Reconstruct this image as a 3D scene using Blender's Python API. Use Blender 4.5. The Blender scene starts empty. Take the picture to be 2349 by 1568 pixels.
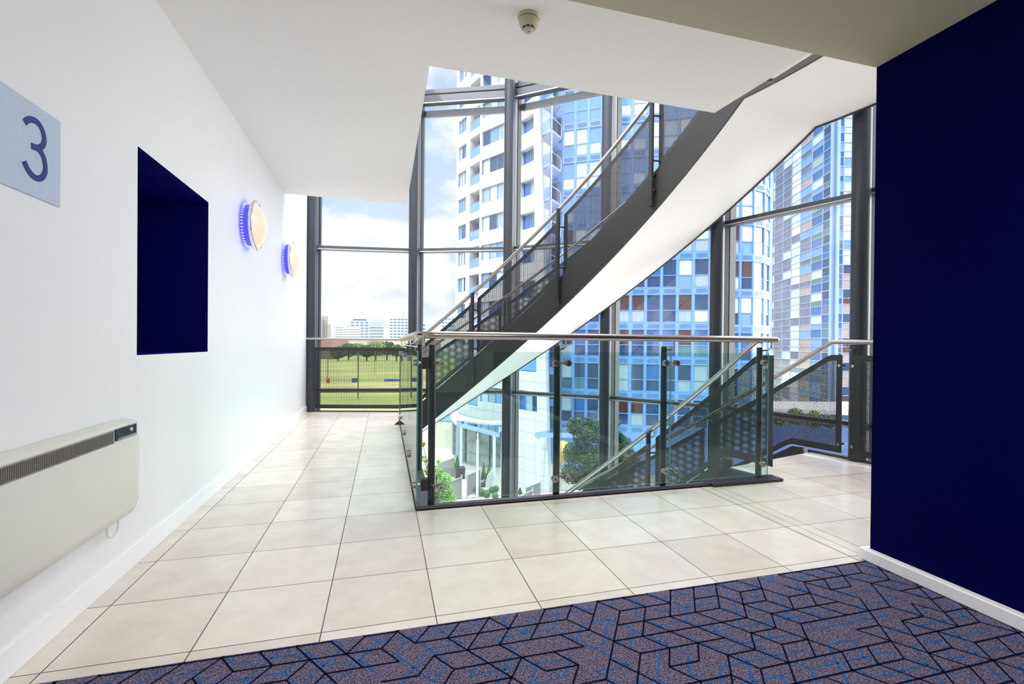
import bpy, bmesh, math, random
from math import sin, cos, pi, radians, hypot, atan2, degrees
from mathutils import Vector, Matrix

random.seed(11)
COL = bpy.context.scene.collection
SC = bpy.context.scene

# ------------------------------------------------------------------ camera
EYE = 1.075
CAM_F, CAM_CX, CAM_CY = 1123.48, 1207.28, 795.35
YAW, PITCH, ROLL = .282164, -.006, .009374
FW = Vector((sin(YAW) * cos(PITCH), cos(YAW) * cos(PITCH), sin(PITCH)))
_r0 = Vector((cos(YAW), -sin(YAW), 0)); _u0 = _r0.cross(FW)
RT = _r0 * cos(ROLL) + _u0 * sin(ROLL); UP = RT.cross(FW)
cd = bpy.data.cameras.new('camera'); cam = bpy.data.objects.new('camera', cd); COL.objects.link(cam)
cd.sensor_width = 36; cd.lens = CAM_F * 36 / 2349
cd.shift_x = -(CAM_CX - 1174.5) / 2349; cd.shift_y = (CAM_CY - 784) / 2349
cd.clip_start = .05; cd.clip_end = 3000
cam.matrix_world = Matrix(((RT.x, UP.x, -FW.x, 0), (RT.y, UP.y, -FW.y, 0), (RT.z, UP.z, -FW.z, EYE), (0, 0, 0, 1)))
SC.camera = cam

# ------------------------------------------------------------------ colour management
SC.view_settings.view_transform = 'Standard'
SC.view_settings.look = 'None'
SC.view_settings.gamma = 1
SC.view_settings.use_curve_mapping = False
SC.view_settings.exposure = 0.46
try:
    SC.cycles.transparent_max_bounces = 24
    SC.cycles.max_bounces = 10
    SC.cycles.diffuse_bounces = 6
    SC.cycles.glossy_bounces = 5
    SC.cycles.sample_clamp_indirect = 6
except Exception:
    pass

# ------------------------------------------------------------------ sky: blue with broken white cloud
W = bpy.data.worlds.new('sky'); SC.world = W; W.use_nodes = True
nt = W.node_tree; nt.nodes.clear()
def wn(t, **k):
    n = nt.nodes.new(t)
    for a, b in k.items(): setattr(n, a, b)
    return n
tc = wn('ShaderNodeTexCoord'); sep = wn('ShaderNodeSeparateXYZ'); nt.links.new(tc.outputs['Generated'], sep.inputs[0])
mp = wn('ShaderNodeMapping'); mp.inputs['Scale'].default_value = (1, 1, 1.9); mp.inputs['Location'].default_value = (3.15, .62, .4)
nt.links.new(tc.outputs['Generated'], mp.inputs[0])
n1 = wn('ShaderNodeTexNoise'); n1.inputs['Scale'].default_value = 4.2; n1.inputs['Detail'].default_value = 9; n1.inputs['Roughness'].default_value = .56
nt.links.new(mp.outputs[0], n1.inputs[0])
cr = wn('ShaderNodeValToRGB'); cr.color_ramp.elements[0].position = .36; cr.color_ramp.elements[1].position = .46
cv = wn('ShaderNodeMath'); cv.operation = 'MULTIPLY_ADD'; cv.inputs[1].default_value = -.30
nt.links.new(sep.outputs['Z'], cv.inputs[0]); nt.links.new(n1.outputs[0], cv.inputs[2]); nt.links.new(cv.outputs[0], cr.inputs[0])
n2 = wn('ShaderNodeTexNoise'); n2.inputs['Scale'].default_value = 7; n2.inputs['Detail'].default_value = 6
nt.links.new(mp.outputs[0], n2.inputs[0])
cl = wn('ShaderNodeValToRGB')
cl.color_ramp.elements[0].position = .30; cl.color_ramp.elements[0].color = (.66, .74, .86, 1)
cl.color_ramp.elements[1].position = .46; cl.color_ramp.elements[1].color = (1.0, 1.0, 1.0, 1)
nt.links.new(n2.outputs[0], cl.inputs[0])
bl = wn('ShaderNodeValToRGB')
bl.color_ramp.elements[0].position = 0; bl.color_ramp.elements[0].color = (.74, .84, .98, 1)
bl.color_ramp.elements[1].position = .75; bl.color_ramp.elements[1].color = (.24, .44, .80, 1)
nt.links.new(sep.outputs['Z'], bl.inputs[0])
mx = wn('ShaderNodeMixRGB'); nt.links.new(cr.outputs[0], mx.inputs[0]); nt.links.new(bl.outputs[0], mx.inputs[1]); nt.links.new(cl.outputs[0], mx.inputs[2])
# extra glow added overhead, out of view, to brighten the interior
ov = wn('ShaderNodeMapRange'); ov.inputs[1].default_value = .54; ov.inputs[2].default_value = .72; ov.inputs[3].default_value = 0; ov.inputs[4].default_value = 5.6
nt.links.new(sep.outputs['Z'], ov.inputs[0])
bg = wn('ShaderNodeBackground'); nt.links.new(mx.outputs[0], bg.inputs[0]); # second added glow to the east, also out of view, to light the interior
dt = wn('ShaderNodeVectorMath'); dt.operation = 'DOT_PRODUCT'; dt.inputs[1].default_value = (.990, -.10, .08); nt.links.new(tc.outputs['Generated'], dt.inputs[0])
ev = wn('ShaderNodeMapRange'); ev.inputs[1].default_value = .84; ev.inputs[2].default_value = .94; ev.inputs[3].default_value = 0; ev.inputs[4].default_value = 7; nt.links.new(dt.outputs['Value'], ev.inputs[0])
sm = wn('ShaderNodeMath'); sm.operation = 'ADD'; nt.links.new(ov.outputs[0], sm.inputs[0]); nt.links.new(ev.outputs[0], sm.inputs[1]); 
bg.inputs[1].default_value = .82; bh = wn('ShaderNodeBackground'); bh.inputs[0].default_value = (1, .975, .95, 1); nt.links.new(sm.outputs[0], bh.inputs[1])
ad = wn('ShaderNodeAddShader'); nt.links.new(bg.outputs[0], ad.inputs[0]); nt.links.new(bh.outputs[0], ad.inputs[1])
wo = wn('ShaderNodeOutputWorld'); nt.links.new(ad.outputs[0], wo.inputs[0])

# ------------------------------------------------------------------ sun behind the building, on the towers opposite
sd = bpy.data.lights.new("sun", "SUN"); sd.energy = 1.5; sd.angle = radians(.6); sd.color = (1, .97, .92)
so = bpy.data.objects.new('sun', sd); COL.objects.link(so)
so.rotation_euler = Vector((.62, .66, -.80)).to_track_quat('-Z', 'Y').to_euler()

# ------------------------------------------------------------------ helpers
def node_mat(name):
    m = bpy.data.materials.new(name); m.use_nodes = True
    t = m.node_tree; b = t.nodes['Principled BSDF']
    return m, t, b
def mat(name, col, rough=.5, metal=0, noise=.04, scale=30, bump=0, emit=None, es=0, spec=None, coat=0):
    m, t, b = node_mat(name)
    b.inputs['Roughness'].default_value = rough; b.inputs['Metallic'].default_value = metal
    if spec is not None: b.inputs['Specular IOR Level'].default_value = spec
    if coat: b.inputs['Coat Weight'].default_value = coat; b.inputs['Coat Roughness'].default_value = .08
    c = t.nodes.new('ShaderNodeTexCoord'); n = t.nodes.new('ShaderNodeTexNoise'); n.inputs['Scale'].default_value = scale
    n.inputs['Detail'].default_value = 4
    t.links.new(c.outputs['Object'], n.inputs[0])
    mr = t.nodes.new('ShaderNodeMixRGB'); mr.inputs[1].default_value = tuple(max(0, x * (1 - noise)) for x in col) + (1,)
    mr.inputs[2].default_value = tuple(min(1, x * (1 + noise)) for x in col) + (1,)
    t.links.new(n.outputs[0], mr.inputs[0]); t.links.new(mr.outputs[0], b.inputs['Base Color'])
    if bump:
        bp = t.nodes.new('ShaderNodeBump'); bp.inputs['Strength'].default_value = bump; bp.inputs['Distance'].default_value = .002
        t.links.new(n.outputs[0], bp.inputs['Height']); t.links.new(bp.outputs[0], b.inputs['Normal'])
    if emit:
        b.inputs['Emission Color'].default_value = emit + (1,); b.inputs['Emission Strength'].default_value = es
    return m
def math_(t, op, a, b=None, c=None):
    n = t.nodes.new('ShaderNodeMath'); n.operation = op
    for i, v in enumerate((a, b, c)):
        if v is None: continue
        if isinstance(v, (int, float)): n.inputs[i].default_value = v
        else: t.links.new(v, n.inputs[i])
    return n.outputs[0]

def glass_mat(name, tint, refl=.9, rough=.0, ior=1.5):
    m = bpy.data.materials.new(name); m.use_nodes = True; t = m.node_tree; t.nodes.clear()
    tr = t.nodes.new('ShaderNodeBsdfTransparent'); tr.inputs[0].default_value = tint + (1,)
    gl = t.nodes.new('ShaderNodeBsdfGlossy'); gl.inputs['Roughness'].default_value = rough; gl.inputs[0].default_value = (refl, refl, refl, 1)
    g = t.nodes.new('ShaderNodeNewGeometry'); dp = t.nodes.new('ShaderNodeVectorMath'); dp.operation = 'DOT_PRODUCT'
    t.links.new(g.outputs['Normal'], dp.inputs[0]); t.links.new(g.outputs['Incoming'], dp.inputs[1])
    c = math_(t, 'SUBTRACT', 1.0, math_(t, 'ABSOLUTE', dp.outputs['Value'])); f = math_(t, 'ADD', .04, math_(t, 'MULTIPLY', .96, math_(t, 'POWER', c, 5.0)))
    mx = t.nodes.new('ShaderNodeMixShader'); o = t.nodes.new('ShaderNodeOutputMaterial')
    t.links.new(f, mx.inputs[0]); t.links.new(tr.outputs[0], mx.inputs[1]); t.links.new(gl.outputs[0], mx.inputs[2]); t.links.new(mx.outputs[0], o.inputs[0])
    return m
class MB:
    def __init__(s): s.v = []; s.f = []; s.m = []; s.uv = {}
    def face(s, pts, mi=0, uv=None):
        i = len(s.v); s.v += [tuple(p) for p in pts]; s.f.append(tuple(range(i, i + len(pts)))); s.m.append(mi)
        if uv: s.uv[len(s.f) - 1] = uv
    def hexa(s, a, mi=0):   # 8 corners: bottom 4 ccw, top 4 ccw
        i = len(s.v); s.v += [tuple(p) for p in a]
        for q in ((3, 2, 1, 0), (4, 5, 6, 7), (0, 1, 5, 4), (1, 2, 6, 5), (2, 3, 7, 6), (3, 0, 4, 7)):
            s.f.append(tuple(i + k for k in q)); s.m.append(mi)
    def box(s, x0, x1, y0, y1, z0, z1, mi=0):
        s.hexa([(x0, y0, z0), (x1, y0, z0), (x1, y1, z0), (x0, y1, z0), (x0, y0, z1), (x1, y0, z1), (x1, y1, z1), (x0, y1, z1)], mi)
    def obox(s, c, d, L, T, z0, z1, mi=0):   # oriented box: centre c, direction d (2D), length L along d, thickness T
        dx, dy = d; n = hypot(dx, dy); dx /= n; dy /= n; nx, ny = -dy, dx
        P = [(c[0] + dx * a * L / 2 + nx * b * T / 2, c[1] + dy * a * L / 2 + ny * b * T / 2) for a, b in ((-1, -1), (1, -1), (1, 1), (-1, 1))]
        s.hexa([(p[0], p[1], z0) for p in P] + [(p[0], p[1], z1) for p in P], mi)
    def bar(s, p, q, w, h, mi=0):            # box beam from p to q
        p = Vector(p); q = Vector(q); d = (q - p).normalized()
        side = d.cross(Vector((0, 0, 1)))
        if side.length < 1e-4: side = Vector((1, 0, 0))
        side.normalize(); up = side.cross(d)
        o = [side * a * w / 2 + up * b * h / 2 for a, b in ((-1, -1), (1, -1), (1, 1), (-1, 1))]
        s.hexa([p + k for k in o] + [q + k for k in o], mi)
    def tube(s, path, r, n=10, mi=0, cap=True, rs=None):
        P = [Vector(p) for p in path]; rings = []; side = None
        for k, p in enumerate(P):
            a = P[max(0, k - 1)]; b = P[min(len(P) - 1, k + 1)]; d = (b - a).normalized()
            if side is None:
                side = d.cross(Vector((0, 0, 1)))
                if side.length < 1e-3: side = Vector((1, 0, 0))
            side = (side - d * side.dot(d)).normalized(); up = d.cross(side)
            rr = rs[k] if rs else r; i = len(s.v)
            s.v += [tuple(p + side * cos(2 * pi * j / n) * rr + up * sin(2 * pi * j / n) * rr) for j in range(n)]; rings.append(i)
        for a, b in zip(rings, rings[1:]):
            for j in range(n):
                k = (j + 1) % n; s.f.append((a + j, a + k, b + k, b + j)); s.m.append(mi)
        if cap:
            s.f.append(tuple(rings[0] + j for j in reversed(range(n)))); s.m.append(mi)
            s.f.append(tuple(rings[-1] + j for j in range(n))); s.m.append(mi)
    def lathe(s, c, axis, prof, n=32, mi=0, mis=None):    # prof: (distance along axis, radius)
        c = Vector(c); ax = Vector(axis).normalized(); side = ax.cross(Vector((0, 0, 1)))
        if side.length < 1e-3: side = Vector((1, 0, 0))
        side.normalize(); up = ax.cross(side); rings = []
        for d, r in prof:
            i = len(s.v); r = max(r, 1e-4)
            s.v += [tuple(c + ax * d + side * cos(2 * pi * j / n) * r + up * sin(2 * pi * j / n) * r) for j in range(n)]; rings.append(i)
        for q, (a, b) in enumerate(zip(rings, rings[1:])):
            for j in range(n):
                k = (j + 1) % n; s.f.append((a + j, a + k, b + k, b + j)); s.m.append(mis[q] if mis else mi)
    def prism(s, poly, z0, z1, mi=0, sides=None):
        i = len(s.v); n = len(poly)
        s.v += [(p[0], p[1], z0) for p in poly] + [(p[0], p[1], z1) for p in poly]
        s.f.append(tuple(i + k for k in reversed(range(n)))); s.m.append(mi)
        s.f.append(tuple(i + n + k for k in range(n))); s.m.append(mi)
        for k in range(n):
            j = (k + 1) % n; s.f.append((i + k, i + j, i + n + j, i + n + k)); s.m.append(mi if sides is None else sides)
    def ring(s, r0, r1, ths, zb, zt, mi=0, c=None):     # curved wall / slab: radii, angles, z functions
        cx, cy = c or (CX, CY); n = len(ths); i = len(s.v)
        for t in ths:
            a = radians(t); b0, t0 = zb(t), zt(t)
            for r, z in ((r0, b0), (r1, b0), (r1, t0), (r0, t0)): s.v.append((cx + r * cos(a), cy + r * sin(a), z))
        for k in range(n - 1):
            for q in range(4):
                w = (q + 1) % 4; s.f.append((i + 4 * k + q, i + 4 * k + w, i + 4 * k + 4 + w, i + 4 * k + 4 + q)); s.m.append(mi)
        s.f.append((i, i + 1, i + 2, i + 3)); s.m.append(mi); e = i + 4 * (n - 1); s.f.append((e + 3, e + 2, e + 1, e)); s.m.append(mi)
    def build(s, name, mats, parent=None, smooth=False, angle=40, fix=True):
        me = bpy.data.meshes.new(name); me.from_pydata(s.v, [], s.f)
        if not isinstance(mats, (list, tuple)): mats = [mats]
        for m in mats: me.materials.append(m)
        me.polygons.foreach_set('material_index', s.m)
        if s.uv:
            uvl = me.uv_layers.new(name='UVMap')
            for fi, u in s.uv.items():
                p = me.polygons[fi]
                for k, li in enumerate(p.loop_indices): uvl.data[li].uv = u[k]
        if fix:
            bm = bmesh.new(); bm.from_mesh(me); bmesh.ops.recalc_face_normals(bm, faces=bm.faces); bm.to_mesh(me); bm.free()
        if smooth:
            me.polygons.foreach_set('use_smooth', [True] * len(me.polygons))
            try: me.set_sharp_from_angle(angle=radians(angle))
            except Exception: pass
        me.update()
        o = bpy.data.objects.new(name, me); COL.objects.link(o)
        if parent is not None:
            o.parent = parent
            o.matrix_parent_inverse = parent_world(parent).inverted()
        return o
def parent_world(o):
    m = Matrix.LocRotScale(o.location, o.rotation_euler, o.scale)
    if o.parent: m = parent_world(o.parent) @ o.matrix_parent_inverse @ m
    return m
def tag(o, label=None, cat=None, group=None, kind=None):
    for k, v in (('label', label), ('category', cat), ('group', group), ('kind', kind)):
        if v: o[k] = v
    return o
def thing(name, label, cat, loc=(0, 0, 0), group=None, kind=None):
    o = bpy.data.objects.new(name, None); COL.objects.link(o); o.location = loc; o.empty_display_size = .2
    return tag(o, label, cat, group, kind)
def bevel(o, w, seg=2):
    m = o.modifiers.new('bevel', 'BEVEL'); m.width = w; m.segments = seg; m.limit_method = 'ANGLE'; m.angle_limit = radians(35)
    o.data.polygons.foreach_set('use_smooth', [True] * len(o.data.polygons))
    try: o.data.set_sharp_from_angle(angle=radians(50))
    except Exception: pass
    return o
def arange(a, b, n): return [a + (b - a) * k / n for k in range(n + 1)]
def at(px, d):        # plan position of something seen at column px of the photo and standing d metres ahead
    h = Vector((FW.x, FW.y)).normalized(); s = Vector((h.y, -h.x)); k = (px - CAM_CX) / CAM_F
    p = (h + s * k) * d; return (p.x, p.y)
def zat(py, d): return EYE + (788.6 - py) / CAM_F * d

CX, CY = -1.186, 2.555           # centre of the curved facade and of the stair
def pol(r, t, z=None):
    a = radians(t); x, y = CX + r * cos(a), CY + r * sin(a)
    return (x, y) if z is None else (x, y, z)

# ------------------------------------------------------------------ materials
M_wall = mat('white_paint', (.76, .76, .775), .38, noise=.012, scale=9, bump=.05)
M_ceil = mat('matt_white_plaster', (.86, .85, .84), .8, noise=.015, scale=12)
M_lobby = mat('beige_ceiling_paint', (.52, .485, .35), .8, noise=.03, scale=14)
M_navy = mat('navy_wall_paint', (.0004, .0008, .045), .75, noise=.08, scale=40, spec=.03)
M_niche = mat('deep_blue_niche_paint', (.001, .002, .15), .6, noise=.05, scale=20, spec=.1)
M_skirt = mat('white_gloss_skirting', (.84, .84, .86), .3, noise=.01)
M_clamp = mat('bronzed_steel_clamp', (.32, .29, .26), .28, 1, noise=.06, scale=60)
M_steel = mat('brushed_stainless_steel', (.44, .405, .37), .24, 1, noise=.06, scale=60)
M_post = mat('dark_grey_painted_steel', (.022, .025, .03), .38, .2, noise=.08, scale=50)
M_string = mat('charcoal_stair_steel', (.019, .018, .018), .6, noise=.10, scale=260)
M_colm = mat('slate_column_paint', (.036, .042, .056), .33, .1, noise=.05, scale=20)
M_trans = mat('grey_aluminium_transom', (.10, .105, .12), .4, .4, noise=.04)
M_mull = mat('pale_aluminium_mullion', (.60, .62, .65), .45, 0, noise=.03)
M_black = mat('black_rubber', (.01, .01, .011), .5)
M_facade = glass_mat('facade_glass', (.97, .985, .985), .7)
M_bal = glass_mat('green_balustrade_glass', (.80, .925, .90), .8)
M_edge = mat('green_glass_edge', (.10, .27, .25), .1, noise=.02)
M_soffit = mat('white_stair_soffit', (.86, .84, .82), .75, noise=.01)
M_kerb = mat('dark_kerb_metal', (.075, .08, .10), .35, .5, noise=.08)

def floor_mat():
    m, t, b = node_mat('beige_floor_tiles')
    g = t.nodes.new('ShaderNodeNewGeometry'); s = t.nodes.new('ShaderNodeSeparateXYZ'); t.links.new(g.outputs['Position'], s.inputs[0])
    X, Y = s.outputs[0], s.outputs[1]; T = .42
    def line(v, off):           # distance to nearest grid line and tile index
        q = math_(t, 'DIVIDE', math_(t, 'SUBTRACT', v, off), T); f = math_(t, 'FRACT', math_(t, 'ADD', q, 50.0))
        d = math_(t, 'MULTIPLY', math_(t, 'MINIMUM', f, math_(t, 'SUBTRACT', 1.0, f)), T)
        return d, math_(t, 'FLOOR', math_(t, 'ADD', q, 50.0))
    dA, iA = line(X, -1.057); dB, iB = line(X, 2.465); dY, iY = line(Y, 1.944)
    right = math_(t, 'GREATER_THAN', X, 2.309)
    def sel(a, c): return math_(t, 'ADD', math_(t, 'MULTIPLY', a, math_(t, 'SUBTRACT', 1.0, right)), math_(t, 'MULTIPLY', c, right))
    inj = math_(t, 'MULTIPLY', right, math_(t, 'LESS_THAN', X, 2.460))
    dX = math_(t, 'ADD', sel(dA, dB), math_(t, 'MULTIPLY', inj, .2))
    dj = math_(t, 'MINIMUM', math_(t, 'ABSOLUTE', math_(t, 'SUBTRACT', X, 2.382)), math_(t, 'ABSOLUTE', math_(t, 'SUBTRACT', X, 2.311)))
    d = math_(t, 'MINIMUM', math_(t, 'MINIMUM', dX, dj), dY)
    gr = math_(t, 'LESS_THAN', d, .0021)
    wn_ = t.nodes.new('ShaderNodeTexWhiteNoise'); wn_.noise_dimensions = '2D'
    cb = t.nodes.new('ShaderNodeCombineXYZ'); t.links.new(sel(iA, iB), cb.inputs[0]); t.links.new(iY, cb.inputs[1]); t.links.new(cb.outputs[0], wn_.inputs[0])
    no = t.nodes.new('ShaderNodeTexNoise'); no.inputs['Scale'].default_value = 5; no.inputs['Detail'].default_value = 8; no.inputs['Roughness'].default_value = .65
    t.links.new(g.outputs['Position'], no.inputs[0])
    v = math_(t, 'ADD', math_(t, 'MULTIPLY', no.outputs[0], .75), math_(t, 'MULTIPLY', wn_.outputs[0], .25))
    r = t.nodes.new('ShaderNodeValToRGB'); r.color_ramp.elements[0].position = .3; r.color_ramp.elements[0].color = (.62, .55, .475, 1)
    r.color_ramp.elements[1].position = .7; r.color_ramp.elements[1].color = (.755, .70, .625, 1)
    t.links.new(v, r.inputs[0])
    mx = t.nodes.new('ShaderNodeMixRGB'); t.links.new(gr, mx.inputs[0]); t.links.new(r.outputs[0], mx.inputs[1]); mx.inputs[2].default_value = (.07, .065, .065, 1)
    t.links.new(mx.outputs[0], b.inputs['Base Color'])
    t.links.new(math_(t, 'ADD', math_(t, 'MULTIPLY', gr, .5), math_(t, 'ADD', math_(t, 'MULTIPLY', no.outputs[0], .12), .17)), b.inputs['Roughness'])
    bp = t.nodes.new('ShaderNodeBump'); bp.inputs['Strength'].default_value = .5; bp.inputs['Distance'].default_value = .002; bp.invert = True
    t.links.new(gr, bp.inputs['Height']); t.links.new(bp.outputs[0], b.inputs['Normal'])
    return m
M_floor = floor_mat()

def perf_mat():
    m, t, b = node_mat('perforated_steel')
    b.inputs['Base Color'].default_value = (.018, .020, .023, 1); b.inputs['Roughness'].default_value = .45
    u = t.nodes.new('ShaderNodeUVMap'); s = t.nodes.new('ShaderNodeSeparateXYZ'); t.links.new(u.outputs[0], s.inputs[0])
    p = .0155; q = p * .8660 * 2; r = .0053
    def dist(ou, ov):
        a = math_(t, 'SUBTRACT', math_(t, 'MULTIPLY', math_(t, 'FRACT', math_(t, 'ADD', math_(t, 'DIVIDE', s.outputs[0], q), 20 + ou)), q), q / 2)
        c = math_(t, 'SUBTRACT', math_(t, 'MULTIPLY', math_(t, 'FRACT', math_(t, 'ADD', math_(t, 'DIVIDE', s.outputs[1], p), 20 + ov)), p), p / 2)
        return math_(t, 'SQRT', math_(t, 'ADD', math_(t, 'MULTIPLY', a, a), math_(t, 'MULTIPLY', c, c)))
    h = math_(t, 'LESS_THAN', math_(t, 'MINIMUM', dist(0, 0), dist(.5, .5)), r)
    t.links.new(math_(t, 'SUBTRACT', 1.0, h), b.inputs['Alpha'])
    return m
M_perf = perf_mat()
M_perfs = mat('perforated_panel_border_steel', (.018, .020, .023), .45, noise=.1, scale=50)

def brick_mat(name, c1, c2, mortar, sc=1.0, bw=.5, rh=.25, ms=.015):
    m, t, b = node_mat(name)
    u = t.nodes.new('ShaderNodeTexCoord'); br = t.nodes.new('ShaderNodeTexBrick')
    br.inputs['Scale'].default_value = sc; br.inputs['Brick Width'].default_value = bw; br.inputs['Row Height'].default_value = rh; br.inputs['Mortar Size'].default_value = ms
    br.inputs['Color1'].default_value = c1 + (1,); br.inputs['Color2'].default_value = c2 + (1,); br.inputs['Mortar'].default_value = mortar + (1,)
    t.links.new(u.outputs['Object'], br.inputs[0]); t.links.new(br.outputs[0], b.inputs['Base Color']); b.inputs['Roughness'].default_value = .8
    return m
def clad_mat(name, col, jw, jh, joint, rough=.4, jt=.02):
    # cladding panels drawn from the wall's own metres (u along the wall, v = height)
    m, t, b = node_mat(name)
    u = t.nodes.new('ShaderNodeUVMap'); s = t.nodes.new('ShaderNodeSeparateXYZ'); t.links.new(u.outputs[0], s.inputs[0])
    def ln(v, w):
        f = math_(t, 'FRACT', math_(t, 'ADD', math_(t, 'DIVIDE', v, w), 40.0))
        return math_(t, 'LESS_THAN', math_(t, 'MULTIPLY', math_(t, 'MINIMUM', f, math_(t, 'SUBTRACT', 1.0, f)), w), jt)
    g = math_(t, 'MAXIMUM', ln(s.outputs[0], jw), ln(s.outputs[1], jh))
    no = t.nodes.new('ShaderNodeTexNoise'); no.inputs['Scale'].default_value = .6; t.links.new(u.outputs[0], no.inputs[0])
    r = t.nodes.new('ShaderNodeMixRGB'); r.inputs[1].default_value = tuple(x * .93 for x in col) + (1,); r.inputs[2].default_value = tuple(min(1, x * 1.04) for x in col) + (1,)
    t.links.new(no.outputs[0], r.inputs[0])
    mx = t.nodes.new('ShaderNodeMixRGB'); t.links.new(g, mx.inputs[0]); t.links.new(r.outputs[0], mx.inputs[1]); mx.inputs[2].default_value = joint + (1,)
    t.links.new(mx.outputs[0], b.inputs['Base Color']); b.inputs['Roughness'].default_value = rough
    return m

# ================================================================== THE ROOM
def struct(mb, name, mats, parent=None, **k):
    o = mb.build(name, mats, parent, **k)
    if parent is None: o['kind'] = 'structure'
    return o

VX0, VX1, VY0, VY1 = .20, 3.09, 3.20, 6.70        # stairwell opening in this floor
FT = .30
# --- tiled floor (three pieces of one slab, meeting edge to edge, cut round the stairwell)
def arcp(r, a, b, n): return [pol(r, t) for t in arange(a, b, n)]
fl = MB()
left = [(-1.15, VY0), (VX0, VY0), (VX0, VY1)] + [pol(4.3, 71.6)] + [pol(5.36, 71.6)] + [(.50, 7.80), (.52, 7.87), (-1.15, 8.27)]
near = [(-1.15, 1.876), (5.2, 1.876), (5.2, VY0), (VX1, VY0), (VX0, VY0), (-1.15, VY0)]
right = [(VX1, VY0)] + arcp(4.28, 9, 14.9, 5) + arcp(5.62, 14.9, 6.65, 6)
for poly in (left, near, right): fl.prism(poly, -FT, 0)
struct(fl, 'floor', M_floor, fix=True)

# carpet with its printed line pattern
def carpet():
    m, t, b = node_mat('carpet_pile'); b.inputs['Roughness'].default_value = 1; b.inputs['Specular IOR Level'].default_value = .1
    g = t.nodes.new('ShaderNodeNewGeometry'); n = t.nodes.new('ShaderNodeTexNoise'); n.inputs['Scale'].default_value = 190; n.inputs['Detail'].default_value = 3
    n.inputs['Roughness'].default_value = .8
    t.links.new(g.outputs['Position'], n.inputs[0])
    r = t.nodes.new('ShaderNodeValToRGB'); r.color_ramp.elements[0].position = .40; r.color_ramp.elements[0].color = (.014, .011, .028, 1)
    r.color_ramp.elements[1].position = .62; r.color_ramp.elements[1].color = (.26, .22, .33, 1)
    t.links.new(n.outputs[0], r.inputs[0]); t.links.new(r.outputs[0], b.inputs['Base Color'])
    bp = t.nodes.new('ShaderNodeBump'); bp.inputs['Strength'].default_value = .8; bp.inputs['Distance'].default_value = .004
    t.links.new(n.outputs[0], bp.inputs['Height']); t.links.new(bp.outputs[0], b.inputs['Normal'])
    dark = mat('carpet_navy_line', (.004, .006, .03), 1, noise=.4, scale=300, spec=.05)
    blue = mat('carpet_bright_blue_line', (.014, .11, .36), 1, noise=.35, scale=300, spec=.05)
    c = MB(); x0, x1, y0, y1 = -1.12, 2.345, -1.6, 1.876
    c.box(x0, x1, y0, y1, -.004, .006, 0)
    A, Hh = .115, .0885
    rnd = random.Random(5)
    def lat(i, j, ox, oy): return (1.378 + ox + (i + .5 * (j % 2)) * A - 40 * A, 1.777 + oy - j * Hh)
    def clip(p, q):
        # keep segments inside the carpet
        (ax, ay), (bx, by) = p, q; ta, tb = 0.0, 1.0
        for (s0, s1, lo, hi) in ((ax, bx, x0, x1), (ay, by, y0, y1 - .002)):
            dd = s1 - s0
            if abs(dd) < 1e-9:
                if s0 < lo or s0 > hi: return None
                continue
            t0, t1 = (lo - s0) / dd, (hi - s0) / dd
            if t0 > t1: t0, t1 = t1, t0
            ta, tb = max(ta, t0), min(tb, t1)
        if ta >= tb: return None
        return (ax + (bx - ax) * ta, ay + (by - ay) * ta), (ax + (bx - ax) * tb, ay + (by - ay) * tb)
    for ox, oy, w, z, mi, keep in ((.045, -.045, .0056, .0066, 2, .66), (0, 0, .0062, .0070, 1, .88)):
        NI, NJ = 75, 40
        tri = {}
        def ed(a, b): return (min(a, b), max(a, b))
        def P(i, j): return lat(i, j, ox, oy)
        edges = set(); tris = []
        for j in range(-3, NJ):
            for i in range(NI):
                if j % 2 == 0: up = ((i, j), (i + 1, j), (i, j + 1)); dn = ((i + 1, j), (i, j + 1), (i + 1, j + 1))
                else: up = ((i, j), (i + 1, j), (i + 1, j + 1)); dn = ((i, j), (i, j + 1), (i + 1, j + 1))
                for T in (up, dn):
                    E = [ed(T[0], T[1]), ed(T[1], T[2]), ed(T[0], T[2])]; tris.append(E); edges.update(E)
        byedge = {}
        for k, E in enumerate(tris):
            for e in E: byedge.setdefault(e, []).append(k)
        free = set(range(len(tris))); order = list(range(len(tris))); removed = set()
        def deg(k): return sum(1 for e in tris[k] for n_ in byedge[e] if n_ != k and n_ in free)
        rnd.shuffle(order)
        for k in order:
            if k not in free: continue
            opts = [(deg(n_), rnd.random(), e, n_) for e in tris[k] for n_ in byedge[e] if n_ != k and n_ in free]
            if not opts: continue
            opts.sort(); _, _, e, n_ = opts[0]; removed.add(e); free.discard(k); free.discard(n_)
        for e in sorted(edges - removed):
            if rnd.random() > keep: continue
            s = clip(P(*e[0]), P(*e[1]))
            if s is None: continue
            (ax, ay), (bx, by) = s; L = hypot(bx - ax, by - ay)
            if L < 1e-4: continue
            nx, ny = -(by - ay) / L * w / 2, (bx - ax) / L * w / 2
            ww = 1.25 if abs(by - ay) < 1e-6 and mi == 1 else 1
            nx *= ww; ny *= ww
            c.face([(ax - nx, ay - ny, z), (bx - nx, by - ny, z), (bx + nx, by + ny, z), (ax + nx, ay + ny, z)], mi)
    o = c.build('carpet', [m, dark, blue], fix=False)
    tag(o, 'purple-grey lobby carpet printed with navy and bright blue angular lines', 'carpet')
carpet()
sub = MB(); sub.box(-1.15, 5.2, -4.5, 1.876, -FT, -.005); struct(sub, 'floor', mat('lobby_screed', (.2, .2, .22), .9))

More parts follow.
